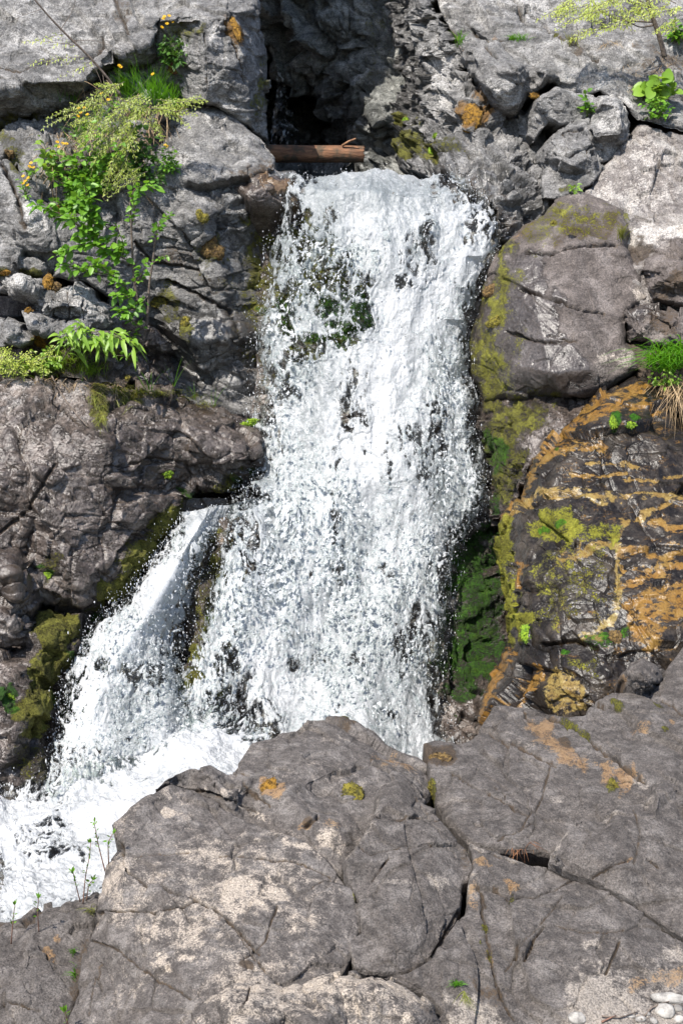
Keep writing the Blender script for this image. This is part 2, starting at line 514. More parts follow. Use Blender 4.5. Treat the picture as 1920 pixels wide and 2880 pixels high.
def face_camera(V, F):
    a, b, c = V[F[:, 0]], V[F[:, 1]], V[F[:, 2]]
    fn = np.cross(b - a, c - a)
    m = (fn * (CAM - (a + b + c) / 3)).sum(1) < 0
    F = F.copy(); F[m] = F[m][:, [0, 2, 1]]
    return F
ROT = np.array([[0.90, 0.25, -0.35], [-0.18, 0.95, 0.24], [0.39, -0.15, 0.90]])
def facet(p, s, seed, aniso=(1, 1, 1.7)):
    q = (p @ ROT.T) * np.array(aniso) / s
    w = np.stack([perlin(q * 1.3 + 5 * k, seed + 90 + k) for k in range(3)], 1)
    q = q + 0.13 * w
    f1, f2, c, r = voronoi(q, seed)
    d = ((q - c) * (r[:, 1:] - 0.5) * 2).sum(1)
    return (r[:, 0] - 0.5) + 1.1 * d, f2 - f1
def skirt(V, F, back):
    E = np.concatenate([F[:, [0, 1]], F[:, [1, 2]], F[:, [2, 0]]])
    key = np.sort(E, 1); k = key[:, 0] * (len(V) + 1) + key[:, 1]
    _, inv, c = np.unique(k, return_inverse=True, return_counts=True)
    B = E[c[inv.reshape(-1)] == 1]
    bv = np.unique(B)
    m1 = np.full(len(V), -1); m1[bv] = len(V) + np.arange(len(bv))
    m2 = np.full(len(V), -1); m2[bv] = len(V) + len(bv) + np.arange(len(bv))
    cen = V[bv].mean(0)
    back = np.array(back, float)
    nz = fbm(V[bv] * 4, 3, 3)[:, None] * 0.06
    m0 = np.full(len(V), -1); m0[bv] = len(V) + 2 * len(bv) + np.arange(len(bv))
    r1 = V[bv] + back * 0.35 + (cen - V[bv]) * 0.015 + nz
    r2 = V[bv] + back + (cen - V[bv]) * 0.05 + nz * 2
    a, b = B[:, 0], B[:, 1]
    a0, b0 = m0[a], m0[b]
    F2 = [np.stack([b0, a0, m1[a]], 1), np.stack([b0, m1[a], m1[b]], 1), np.stack([m1[b], m1[a], m2[a]], 1), np.stack([m1[b], m2[a], m2[b]], 1)]
    return np.concatenate([V, r1, r2, V[bv]]), np.concatenate([F] + F2), np.concatenate([np.arange(len(V)), bv, bv, bv])
def rock(name, label, outline, inner=(), mat=None, L=5.0, R=30, RD=0.12, fac=((0.6, 0.07), (0.2, 0.028), (0.07, 0.009)), nse=(0.05, 0.012), strat=0.0,
         cracks=(), back=(0, 1.2, -0.15), masks=None, seed=1, jit=7, sm=10, cat='rock', kind=None, group=None, lines=(), attrfn=None, aniso=(1, 1, 1.7), joint=0.02):
    V, F, o = surface(outline, inner, seed, jit, lines=lines)
    F = face_camera(V, F)
    V, F = refine(V, F, L)
    F = face_camera(V, F)
    E, c = edges_of(F)
    pin = np.unique(E[c == 1])
    V = smooth(V, F, sm, pin)
    px, py, _ = proj(V)
    nz = fbm(np.stack([px / 45, py / 45, np.full(len(px), seed)], 1), 4, seed + 20) * 1.8
    at = {k: maskval(px, py, nz, (masks or {}).get(k, ())) if (masks or {}).get(k) else np.zeros(len(V)) for k in KEYS}
    calm = 1 - .6 * sstep(.2, .7, at['wet'])
    N = vnormals(V, F)
    h = np.zeros(len(V))
    gap = np.ones(len(V))
    for k, (s, a) in enumerate(fac):
        hh, g = facet(V + seed * 3.1, s, seed * 11 + k, aniso)
        h += a * hh * (1 if k < 2 else .55)
        if k < 2: h -= a * 0.16 * np.exp(-(g / 0.04) ** 2)
    # broken joints: thin grooves that come and go
    part = sstep(0.0, 0.35, fbm(V / 0.5, 2, seed + 60))
    for k, (s, ani) in enumerate(((0.30, (1, 1, 2.6)), (0.16, (2.2, 1, 1)))):
        _, g = facet(V + seed * 1.3 + k, s, seed * 7 + k + 3, ani)
        h -= joint * (1 - .4 * k) * calm * part * np.exp(-(g / 0.035) ** 2)
        part = sstep(0.0, 0.35, fbm(V / 0.4 + 9, 2, seed + 61))
    h += nse[0] * fbm(V / 0.45, 4, seed) + nse[1] * 1.5 * calm * fbm(V @ ROT.T * np.array([1, 1, 1.8]) / 0.10, 5, seed + 5, 0.66)
    if strat:
        q = (V @ ROT.T) * np.array([2.0, 2.0, 22.0])
        h += strat * (ridged(q, 3, seed + 8) + 0.6 * perlin(q * [1, 1, 2.7], seed + 9))
    nzc = fbm(np.stack([px / 22, py / 22, np.full(len(px), seed)], 1), 3, seed + 21)
    crk = np.zeros(len(V))
    for pts, w, dep in cracks:
        d = seg_dist(px + 7 * nzc, py - 7 * nzc, pts)
        t = np.clip(1 - d / (w * 1.05), 0, 1) ** .8
        h -= 1.5 * dep * t * (0.7 + 0.5 * nz.clip(-1, 1))
        crk = np.maximum(crk, np.exp(-(d / (w * 0.7)) ** 2) * min(1.0, dep / 0.015))
    h += at['moss'] * (.010 * fbm(V / .05, 4, seed + 70, .65) + .004) + .006 * at['green'] * fbm(V * [1, 1, .4] / .04, 3, seed + 71)
    V = V + N * h[:, None]
    if R:
        d = seg_dist(px, py, outline, True)
        t = np.clip(1 - d / R, 0, 1)
        bk = np.array(back) / np.linalg.norm(back)
        V = V + bk * (RD * (1 - np.sqrt(1 - t * t * 0.98)))[:, None]
    at['dirt'] = np.maximum(at['dirt'], crk * 0.95)
    if attrfn: attrfn(px, py, V, nz, at)
    BV.append(V); BF.append(F + BN[0]); BN[0] += len(V)
    V2, F2, src = skirt(V, F, back)
    at = {k: v[src] for k, v in at.items()}
    ob = link_mesh(name, V2, F2, mat, at)
    tag(ob, label, None if kind == 'structure' else cat, group, kind)
    return ob
# ---------------------------------------------------------------- the setting: cliff behind everything, streambed
YSX = [440, 490, 560, 700, 1000, 1300, 1600, 1900, 2100, 2300]
YSY = [10.25, 10.0, 9.85, 9.72, 9.45, 9.15, 8.8, 8.35, 7.95, 7.6]
def YS(py): return np.interp(py, YSX, YSY)

# gorge walls
rock('gorge_wall', 'dark shaded rock wall of the gorge above the log, with a black hollow at its foot',
     [(640, -200, 14.2), (1160, -200, 13.6), (1180, 60, 13.0), (1190, 300, 12.6), (1180, 500, 12.2), (640, 500, 14.2)],
     [(762, 160, 14.3), (800, 200, 14.2), (840, 195, 14.1), (905, 222, 14.0), (940, 290, 13.8), (965, 330, 13.7), (975, 400, 13.6), (985, 480, 13.6),
      (775, 230, 16.5), (830, 260, 16.5), (900, 270, 16.5), (930, 340, 16.0), (945, 420, 15.5), (880, 420, 15.2), (780, 440, 15.8), (760, 330, 15.6),
      (850, 330, 15.6), (870, 380, 14.9), (900, 90, 13.4), (1000, 60, 13.3), (800, 60, 13.8), (1010, 250, 13.0), (1060, 330, 12.7), (1080, 200, 12.9), (1100, 60, 13.2), (1020, 400, 13.0), (940, 160, 13.6)],
     M_CAVE, L=5, seed=3, fac=((0.5, 0.16), (0.22, 0.09), (0.09, 0.03)), nse=(0.1, 0.025), back=(0, 2.5, 0.2), R=0, kind='structure',
     masks={'moss': [('e', 1085, 40, 60, 200, 0.2, 0.25)], 'wet': [('p', [(740, 250), (990, 250), (1100, 380), (1120, 500), (740, 500)], 40, 0.7)]})
rock('rock_flank', 'rough grey rock flank of the gorge right of the log, mossy at its foot',
     [(1120, -200, 12.6), (1240, -200, 12.0), (1215, 20, 11.6), (1250, 110, 11.3), (1300, 200, 11.15), (1360, 235, 11.1), (1440, 300, 11.0), (1500, 310, 10.9), (1540, 420, 10.6), (1545, 640, 10.1), (1450, 690, 9.95), (1390, 690, 9.95), (1380, 600, 9.95), (1280, 520, 10.15), (1190, 500, 10.6), (1110, 480, 11.6), (1115, 350, 12.2), (1125, 200, 12.6), (1105, 60, 12.9)],
     [(1165, 20, 12.1), (1180, 150, 11.8), (1215, 230, 11.35), (1195, 330, 11.5), (1240, 300, 11.1), (1290, 380, 10.75), (1210, 420, 11.0), (1330, 450, 10.45), (1260, 470, 10.5), (1350, 540, 10.1), (1170, 400, 11.6), (1310, 310, 10.8), (1340, 350, 10.68), (1360, 400, 10.6), (1410, 370, 10.9), (1440, 440, 10.4), (1480, 420, 10.7), (1400, 320, 11.05), (1480, 520, 10.25), (1420, 520, 10.15)],
     M_GREY, L=4.5, seed=5, fac=((0.35, 0.09), (0.14, 0.075), (0.05, 0.02)), nse=(0.06, 0.025), back=(0.4, 2.0, 0), R=20, RD=0.2,
     masks={'moss': [('e', 1150, 405, 35, 55, 0.2, 0.9), ('e', 1215, 420, 22, 28, 0, 0.95), ('e', 1250, 440, 60, 20, 0, 0.5), ('e', 1130, 340, 10, 20, 0, .9)], 'rust': [('e', 1300, 110, 12, 60, -0.5, 0.8)], 'ochre': [('e', 1330, 330, 34, 40, .3, 1.0), ('e', 1345, 270, 16, 30, 0, .8)],
            'wet': [('p', [(1100, 430), (1250, 440), (1420, 500), (1500, 580), (1400, 700), (1100, 520)], 30, 0.9), ('p', [(1100, -100), (1160, -100), (1200, 300), (1110, 450)], 25, 0.5)],
            'dirt': [('p', [(1200, 470), (1330, 500), (1420, 560), (1450, 650), (1380, 680), (1250, 510)], 25, 0.5)], 'tan': [], 'pale': [('e', 1230, 210, 40, 120, -0.3, 0.5)]})
rock('shade_crag', 'unseen crag added above the squared block to shade the gorge wall', [(150, -1300, 12.2), (860, -1300, 12.2), (900, -700, 11.9), (830, -190, 12.0), (720, -150, 11.9), (430, -190, 11.9), (250, -300, 12.0)],
     [(550, -700, 11.6)], M_GREY, L=16, seed=6, back=(0, 1.3, 0.3), R=0, kind='structure')  # out-of-view crag, added to keep direct sun off the gorge wall

# upper left
rock('rock_slab', 'broad pale grey slab with a dark undercut lower edge at the top left',
     [(-180, -160, 11.4), (480, -160, 11.5), (470, -20, 11.0), (446, 60, 10.45), (430, 125, 10.4), (436, 165, 10.75), (320, 222, 10.75), (270, 245, 10.7), (205, 345, 10.62), (120, 362, 10.5), (0, 365, 10.45), (-180, 372, 10.4)],
     [(-180, 255, 9.98), (0, 248, 10.0), (100, 232, 10.05), (235, 228, 10.15), (265, 192, 10.25), (330, 158, 10.3), (418, 122, 10.33), (100, 60, 10.75), (300, 20, 10.9), (250, 120, 10.5), (120, 150, 10.4), (0, 120, 10.55), (380, 60, 10.6)],
     M_GREY, L=5, seed=8, fac=((0.7, 0.06), (0.22, 0.03), (0.07, 0.009)), nse=(0.05, 0.014), strat=0.006, back=(0, 1.5, 0.3), R=14, RD=0.06,
     cracks=[([(320, 0), (350, 60), (365, 110)], 6, 0.06), ([(240, 150), (270, 130), (290, 100)], 8, 0.05), ([(0, 190), (60, 200), (140, 180)], 5, 0.03)],
     masks={'moss': [('p', [(-100, 330), (110, 320), (120, 365), (-100, 375)], 18, 0.7), ('p', [(310, 170), (430, 140), (430, 165), (300, 215)], 20, 0.35)], 'pale': [('e', 100, 80, 220, 120, 0, 0.35)], 'dirt': [('e', 350, 40, 25, 50, 0, 0.5)]})
rock('rock_block', 'tall squared grey rock with an orange moss stripe beside the dark gorge',
     [(456, -160, 11.7), (700, -160, 11.8), (722, 20, 11.0), (752, 130, 10.95), (762, 250, 10.85), (750, 400, 10.75), (690, 358, 10.5), (610, 302, 10.45), (575, 292, 10.4), (500, 300, 10.6), (425, 305, 10.8), (428, 150, 10.6), (440, 60, 10.5)],
     [(500, 55, 10.42), (560, 52, 10.36), (640, 40, 10.42), (715, 28, 10.75), (575, 150, 10.3), (580, 250, 10.34), (500, 90, 10.6), (470, 150, 10.62), (520, 200, 10.5), (640, 200, 10.34), (690, 150, 10.5), (700, 300, 10.52), (735, 200, 10.72)],
     M_GREY, L=4.5, seed=9, fac=((0.5, 0.04), (0.18, 0.02), (0.06, 0.005)), nse=(0.03, 0.009), joint=.01, back=(-0.3, 2.6, 0.2), R=18, RD=0.12,
     cracks=[([(574, 90), (576, 160), (578, 255)], 5, 0.07), ([(640, 40), (660, 120), (690, 230)], 5, 0.03)],
     masks={'ochre': [('p', [(640, 40), (660, 50), (690, 110), (690, 140), (665, 120), (645, 75)], 9, 1.0)], 'moss': [('p', [(740, 150), (760, 160), (755, 250), (735, 330), (690, 350), (720, 240)], 16, 0.55), ('p', [(480, 75), (570, 65), (560, 120), (490, 120)], 18, 0.45)],
            'pale': [('e', 610, 110, 25, 40, 0, .8), ('e', 640, 300, 25, 20, 0, .8), ('e', 630, 165, 12, 10, 0, .8)]})
rock('rock_wall', 'tall shaded rock face left of the waterfall, damp and stained with moss near the water',
     [(330, 500, 9.98), (450, 500, 9.93), (560, 518, 9.95), (690, 492, 10.0), (780, 480, 10.15), (815, 500, 10.45), (815, 700, 10.35), (800, 900, 10.2), (785, 1100, 10.0), (775, 1220, 9.8), (660, 1190, 9.6), (560, 1150, 9.5), (470, 1095, 9.45), (380, 1075, 9.4), (290, 1020, 9.45), (315, 880, 9.6), (325, 700, 9.75)],
     [(600, 700, 9.85), (480, 800, 9.9), (700, 600, 9.95), (620, 870, 9.8), (690, 1000, 9.85), (450, 650, 9.85), (420, 900, 9.95), (480, 1010, 10.15), (560, 1060, 10.0), (640, 1130, 9.8), (350, 980, 9.95), (740, 620, 10.1), (560, 600, 9.75), (560, 960, 9.72), (650, 950, 9.7), (390, 760, 9.85)],
     M_GREY, L=4.5, seed=12, fac=((0.5, 0.08), (0.18, 0.03), (0.06, 0.007)), nse=(0.05, 0.013), joint=.012, back=(-0.2, 1.2, 0), R=16, RD=0.1,
     cracks=[([(470, 790), (560, 830), (650, 880)], 6, 0.06), ([(380, 680), (430, 740), (560, 760)], 6, 0.05)],
     masks={'moss': [('p', [(715, 575), (785, 575), (795, 700), (770, 800), (770, 905), (735, 880), (700, 800), (718, 700)], 26, 1.0), ('p', [(560, 690), (610, 680), (620, 740), (580, 770)], 22, 0.7), ('p', [(640, 800), (770, 830), (770, 1000), (700, 1000)], 40, 0.5), ('p', [(500, 900), (560, 920), (540, 950), (500, 930)], 15, .8), ('e', 470, 850, 30, 60, 0, 0.55)],
            'wet': [('p', [(600, 540), (790, 480), (820, 700), (800, 1230), (400, 1090), (420, 900), (620, 830), (640, 700)], 40, 0.85)], 'dirt': [('p', [(560, 760), (770, 900), (770, 1150), (640, 1050)], 50, 0.55), ('e', 500, 730, 70, 30, 0.2, .5)],
            'pale': [('e', 590, 840, 35, 25, 0, .7), ('e', 635, 960, 14, 30, .6, .8)]})
rock('rock_ledge', 'sunlit grey ledge jutting toward the log above the shaded wall',
     [(330, 410, 10.4), (455, 330, 10.62), (560, 285, 10.66), (615, 305, 10.62), (700, 370, 10.5), (772, 437, 10.4), (768, 472, 10.15), (720, 492, 9.98), (690, 500, 9.9), (560, 524, 9.86), (450, 512, 9.84), (330, 520, 9.86)],
     [(640, 430, 10.18), (520, 420, 10.18), (600, 350, 10.42), (700, 450, 10.08), (560, 495, 9.9)],
     M_GREY, L=4.5, seed=14, fac=((0.5, 0.03), (0.16, 0.014), (0.06, 0.006)), nse=(0.03, 0.01), strat=0.004, back=(0, 1.0, -0.5), R=12, RD=0.05,
     masks={'dirt': [('p', [(640, 500), (760, 440), (770, 480), (690, 520)], 18, 0.7)], 'pale': [('e', 600, 340, 40, 25, .6, .6), ('e', 500, 420, 100, 50, 0, .3)], 'rust': [('p', [(690, 490), (770, 460), (770, 480), (700, 500)], 12, .7)]})
rock('rock_shelf', 'low stream-washed ledge with brown film where the water leaves the pool',
     [(660, 520, 9.95), (700, 495, 10.0), (780, 485, 10.1), (830, 500, 10.15), (835, 560, 10.0), (800, 585, 9.95), (700, 570, 9.85)], [(760, 525, 9.9), (720, 540, 9.85)],
     M_DARK, L=4, seed=15, R=14, RD=0.06, back=(0, 0.6, -0.4), fac=((0.2, 0.03), (0.07, 0.012)), masks={'rust': [('p', [(735, 500), (860, 500), (860, 560), (760, 545)], 18, 0.8)], 'wet': [('p', [(640, 480), (900, 480), (900, 600), (640, 600)], 10, 1)]})

# left middle
def small(name, label, outline, inner, seed, mat=M_GREY, **kw):
    d = dict(jit=4, L=4.5, R=16, RD=0.09, fac=((0.35, 0.05), (0.13, 0.03), (0.05, 0.009)), nse=(0.03, 0.014), back=(0, 0.9, -0.1))
    d.update(kw)
    return rock(name, label, outline, inner, mat, seed=seed, **d)
small('boulder', 'pale crumbly rock under the undercut slab, left of the hanging plants',
      [(-180, 368, 10.35), (0, 362, 10.3), (120, 352, 10.4), (205, 330, 10.45), (270, 235, 10.52), (320, 212, 10.6), (440, 155, 10.66), (470, 300, 10.5), (400, 400, 10.2), (350, 560, 9.95), (320, 660, 9.85), (160, 615, 9.8), (100, 560, 9.75), (20, 445, 9.9), (-180, 470, 9.9)],
      [(60, 400, 10.05), (150, 420, 9.98), (230, 450, 9.95), (120, 500, 9.85), (280, 340, 10.18), (350, 280, 10.36), (420, 280, 10.38), (320, 420, 10.0)], 21, R=10, fac=((0.35, 0.06), (0.13, 0.05), (0.05, 0.013)), masks={'dirt': [('p', [(160, 330), (345, 400), (340, 560), (200, 560)], 30, .6)], 'moss': [('e', 30, 420, 25, 60, -.6, .5)]})
small('boulder', 'dark grey rock behind the leafy sapling',
      [(-180, 465, 9.85), (20, 442, 9.85), (75, 520, 9.72), (100, 575, 9.68), (200, 610, 9.72), (335, 640, 9.78), (345, 800, 9.75), (325, 860, 9.7), (240, 800, 9.58), (125, 770, 9.55), (60, 735, 9.55), (-180, 700, 9.6)],
      [(85, 610, 9.5), (130, 700, 9.52), (210, 690, 9.58), (20, 600, 9.58), (290, 740, 9.66)], 22, fac=((0.5, 0.06), (0.18, 0.03), (0.06, 0.01)),
      cracks=[([(0, 450), (40, 530), (75, 640)], 7, .08)], masks={'pale': [('e', 95, 610, 20, 60, -.2, .8)], 'moss': [('e', 40, 450, 20, 60, -.5, .7)], 'dirt': [('e', 150, 590, 60, 20, .4, .7)]})
small('rock', 'weathered grey rock poking out at the left edge under the dark face',
      [(-180, 700, 9.5), (0, 672, 9.5), (60, 700, 9.45), (125, 735, 9.45), (138, 790, 9.45), (80, 780, 9.4), (-180, 770, 9.4)], [(40, 735, 9.3)], 23, masks={'moss': [('e', 10, 765, 30, 15, 0, .9), ('e', 90, 770, 40, 14, 0, .8)]})
small('rock', 'flat-topped grey rock with a shadowed underside at the left edge',
      [(-180, 775, 9.4), (20, 772, 9.4), (120, 785, 9.38), (125, 810, 9.25), (98, 850, 9.3), (60, 850, 9.4), (0, 815, 9.45), (-180, 800, 9.45)], [(60, 800, 9.12), (-50, 790, 9.15), (100, 820, 9.15)], 24, masks={'pale': [('e', 40, 790, 70, 15, 0, .7)]})
small('rock', 'blocky grey rock streaked with black runs below the sapling branches',
      [(95, 800, 9.35), (140, 820, 9.32), (180, 805, 9.35), (250, 812, 9.38), (310, 860, 9.4), (335, 925, 9.35), (260, 935, 9.25), (110, 905, 9.25), (98, 860, 9.3)], [(130, 850, 9.1), (220, 860, 9.1), (290, 900, 9.18)], 25,
      fac=((0.3, 0.04), (0.1, 0.03), (0.04, 0.009)), cracks=[([(145, 830), (147, 900)], 3, .02), ([(232, 850), (235, 915)], 3, .03), ([(190, 830), (192, 900)], 3, .02)], masks={'pale': [('e', 200, 860, 110, 50, 0, .45)]})
small('rock', 'low grey rock between the streaked block and the grassy ledge',
      [(55, 885, 9.2), (110, 875, 9.25), (270, 925, 9.2), (310, 940, 9.2), (250, 985, 9.05), (80, 935, 9.05)], [(110, 905, 9.02), (200, 935, 9.02)], 26)
small('rock', 'small angular grey rock at the left edge above the feathery greenery',
      [(-180, 890, 9.2), (0, 888, 9.2), (45, 915, 9.15), (92, 960, 9.05), (50, 980, 9.0), (-180, 975, 9.0)], [(30, 935, 8.98)], 27, masks={'moss': [('e', 95, 950, 20, 30, 0, .8)]})
rock('rock', 'dark recess rock under the sapling stems, with orange moss lumps',
     [(60, 930, 9.35), (260, 940, 9.3), (340, 900, 9.6), (420, 900, 9.75), (480, 1000, 9.75), (520, 1110, 9.5), (380, 1080, 9.3), (230, 1060, 9.1), (60, 1050, 9.0)],
     [(300, 1000, 9.45), (400, 1020, 9.65), (200, 1000, 9.15)], M_DARK, seed=28, back=(0, 1, -.2), fac=((0.3, 0.08), (0.12, 0.05), (0.05, 0.012)), R=0,
     masks={'moss': [('e', 330, 990, 20, 30, 0, .7), ('e', 365, 1010, 15, 25, 0, .7), ('e', 200, 1030, 120, 40, 0.1, .5)], 'wet': [('p', [(300, 950), (520, 950), (520, 1120), (330, 1080)], 30, .7)], 'dirt': [('p', [(60, 930), (250, 940), (230, 1060), (60, 1050)], 30, .8)]})

# lower left: the big wet bulge and the boulders beneath it
rock('boulder', 'broad wet brown rock bulging beside the small side cascade, dry and pale on top',
     [(-180, 1050, 8.95), (0, 1055, 8.95), (37, 1053, 8.95), (109, 1053, 8.98), (159, 1071, 9.0), (226, 1077, 9.05), (343, 1098, 9.15), (392, 1090, 9.2), (441, 1085, 9.28), (500, 1082, 9.35), (560, 1120, 9.35), (612, 1140, 9.35), (649, 1157, 9.35), (673, 1180, 9.32), (745, 1200, 9.35), (780, 1260, 9.2), (770, 1300, 9.1), (700, 1345, 9.0), (661, 1375, 8.98), (533, 1380, 8.98), (508, 1400, 8.85), (490, 1462, 8.75), (428, 1566, 8.62), (355, 1652, 8.5), (275, 1713, 8.35), (239, 1730, 8.25), (150, 1725, 8.2), (98, 1705, 8.15), (75, 1650, 8.1), (18, 1575, 8.15), (-180, 1570, 8.1)],
     [(150, 1130, 8.72), (60, 1180, 8.55), (260, 1130, 8.82), (300, 1185, 8.66), (240, 1110, 8.95), (400, 1120, 8.98), (480, 1140, 9.0), (500, 1200, 8.85), (620, 1210, 9.0), (600, 1270, 8.85), (680, 1260, 9.0), (520, 1330, 8.82), (300, 1270, 8.45), (150, 1260, 8.38), (380, 1330, 8.55), (450, 1340, 8.72), (300, 1400, 8.35), (430, 1420, 8.6), (150, 1500, 8.12), (50, 1380, 8.2), (60, 1290, 8.3), (330, 1560, 8.3), (220, 1640, 8.1), (120, 1600, 8.08), (-100, 1350, 8.2)],
     M_DARK, L=4.5, seed=31, fac=((0.5, 0.07), (0.17, 0.035), (0.06, 0.013)), nse=(0.06, 0.02), back=(0, 1.2, -0.3), R=26, RD=0.14,
     cracks=[([(90, 1060), (150, 1120), (250, 1200)], 5, 0.05), ([(0, 1500), (60, 1450), (110, 1380), (160, 1300)], 6, 0.03), ([(300, 1310), (420, 1290), (520, 1300), (560, 1380)], 6, 0.03), ([(240, 1120), (300, 1160), (420, 1150)], 6, .05), ([(270, 1640), (350, 1540), (420, 1500)], 6, .03)],
     masks={'wet': [('p', [(-180, 1170), (60, 1130), (170, 1190), (260, 1210), (330, 1140), (480, 1110), (800, 1180), (800, 1420), (480, 1500), (250, 1760), (-180, 1700)], 40, 0.8)],
            'pale': [('p', [(-180, 1050), (230, 1075), (270, 1180), (200, 1200), (100, 1140), (-180, 1150)], 25, 0.55)],
            'moss': [('p', [(505, 1395), (485, 1480), (425, 1570), (360, 1650), (280, 1710), (245, 1730), (250, 1660), (290, 1620), (330, 1600), (340, 1540), (390, 1520), (430, 1450)], 17, 1.0), ('e', 140, 1590, 30, 50, 0.5, .55), ('e', 280, 1130, 25, 80, 0.1, .7), ('e', 360, 1110, 60, 18, .2, .7), ('p', [(560, 1370), (680, 1345), (700, 1330), (690, 1370), (560, 1400)], 14, .7)],
            'green': [('p', [(660, 1360), (770, 1300), (770, 1330), (690, 1380)], 12, .8), ('e', 520, 1400, 20, 18, 0, .8), ('e', 105, 1600, 18, 10, .3, .8), ('e', 135, 1620, 12, 10, .3, .8)],
            'dirt': [('e', 500, 1290, 90, 50, 0.2, .35), ('e', 400, 1400, 80, 50, 0.8, .4), ('p', [(250, 1080), (500, 1090), (650, 1170), (560, 1160), (400, 1110), (260, 1110)], 14, .7)]})
small('boulder', 'dark wet rounded rock at the left edge above the mossy boulder',
      [(-180, 1570, 8.1), (0, 1565, 8.08), (25, 1572, 8.05), (70, 1620, 8.0), (92, 1660, 8.0), (88, 1740, 7.95), (40, 1730, 7.95), (-180, 1710, 7.95)], [(30, 1620, 7.85), (50, 1680, 7.8)], 32, M_DARK, masks={'wet': [('e', 0, 1650, 300, 200, 0, 1)], 'dirt': [('e', 30, 1650, 50, 50, 0, .5)]})
small('boulder', 'small glossy slate-grey rock at the left edge beside green moss',
      [(-180, 1700, 7.95), (0, 1688, 7.95), (38, 1705, 7.92), (82, 1752, 7.9), (85, 1790, 7.9), (60, 1820, 7.85), (-180, 1840, 7.8)], [(0, 1730, 7.72), (45, 1770, 7.72), (10, 1800, 7.7)], 33, M_DARK, masks={'wet': [('e', 0, 1750, 300, 200, 0, 1)], 'pale': [('e', 0, 1760, 100, 60, 0, .3)]})
rock('boulder', 'moss-covered boulder at the foot of the side cascade on the left edge',
     [(-180, 1830, 7.85), (60, 1815, 7.85), (85, 1770, 7.95), (98, 1708, 8.1), (160, 1718, 8.15), (240, 1728, 8.15), (236, 1775, 8.05), (205, 1840, 7.95), (160, 1920, 7.85), (140, 2010, 7.7), (128, 2100, 7.55), (120, 2200, 7.4), (60, 2250, 7.3), (-180, 2260, 7.2)],
     [(150, 1770, 7.92), (110, 1850, 7.72), (60, 1900, 7.55), (90, 2000, 7.45), (0, 1950, 7.4), (40, 2080, 7.25), (0, 2150, 7.2), (90, 2130, 7.35)],
     M_DARK, L=4.5, seed=34, fac=((0.35, 0.05), (0.13, 0.03), (0.05, 0.01)), nse=(0.06, 0.02), back=(-0.3, 1.0, -0.5), R=30, RD=0.15,
     masks={'moss': [('p', [(100, 1705), (240, 1728), (200, 1850), (150, 1950), (125, 2090), (70, 2070), (40, 2030), (70, 1930), (100, 1850), (95, 1760)], 20, 1.0), ('e', 90, 2140, 60, 60, 0, .45)], 'green': [('e', 22, 1955, 30, 28, 0, .9), ('e', 30, 1990, 20, 12, 0, .9), ('e', 190, 1838, 12, 10, 0, 1), ('p', [(130, 1950), (160, 1930), (140, 2150), (115, 2130)], 15, .5)], 'wet': [('p', [(-180, 1830), (240, 1720), (150, 2250), (-180, 2260)], 20, .7)]})
rock('boulder', 'mossy rock splitting the side cascade from the main fall',
     [(575, 1475, 8.95), (620, 1448, 9.0), (700, 1450, 9.0), (780, 1480, 9.05), (800, 1700, 8.9), (800, 1900, 8.6), (700, 2020, 8.3), (560, 2000, 8.15), (505, 1975, 8.1), (508, 1800, 8.35), (522, 1650, 8.55), (560, 1540, 8.75)],
     [(640, 1480, 8.72), (620, 1560, 8.6), (570, 1680, 8.4), (650, 1650, 8.55), (560, 1800, 8.18), (620, 1800, 8.3), (550, 1930, 8.0), (640, 1900, 8.2), (700, 1700, 8.7)],
     M_DARK, L=4.5, seed=36, fac=((0.35, 0.06), (0.13, 0.03), (0.05, 0.01)), nse=(0.05, 0.02), back=(0, 0.8, -0.4), R=26, RD=0.14,
     masks={'moss': [('p', [(560, 1480), (640, 1470), (680, 1600), (620, 2000), (510, 1980), (520, 1700)], 50, .42), ('p', [(575, 1560), (620, 1570), (640, 1640), (600, 1640)], 16, .95), ('p', [(590, 1700), (640, 1720), (600, 1850), (600, 1930), (515, 1960), (520, 1830), (560, 1800)], 20, .95)], 'green': [('p', [(585, 1720), (630, 1730), (610, 1840), (590, 1830)], 12, .7), ('e', 650, 1560, 50, 50, 0, .3)], 'wet': [('p', [(500, 1440), (820, 1440), (820, 2050), (480, 2050)], 20, .9)], 'rust': [('e', 650, 1520, 40, 14, -.2, .8)]})
rock('cascade_bed', 'dark wet bedrock behind the side cascade',
     [(470, 1400, 9.05), (640, 1400, 9.1), (640, 1560, 8.95), (560, 1750, 8.65), (560, 2000, 8.35), (560, 2200, 8.0), (60, 2260, 7.7), (100, 2100, 7.95), (150, 1900, 8.25), (240, 1720, 8.5), (400, 1570, 8.85)],
     [(450, 1600, 8.6), (350, 1800, 8.3), (300, 2000, 8.0), (480, 1850, 8.25), (420, 2050, 7.95)], M_DARK, L=6, seed=37, kind='structure', R=0, back=(0, 0.8, -0.4), masks={'wet': [('e', 400, 1800, 900, 900, 0, 1)], 'green': [('e', 260, 1900, 60, 200, 0.3, .6)]})
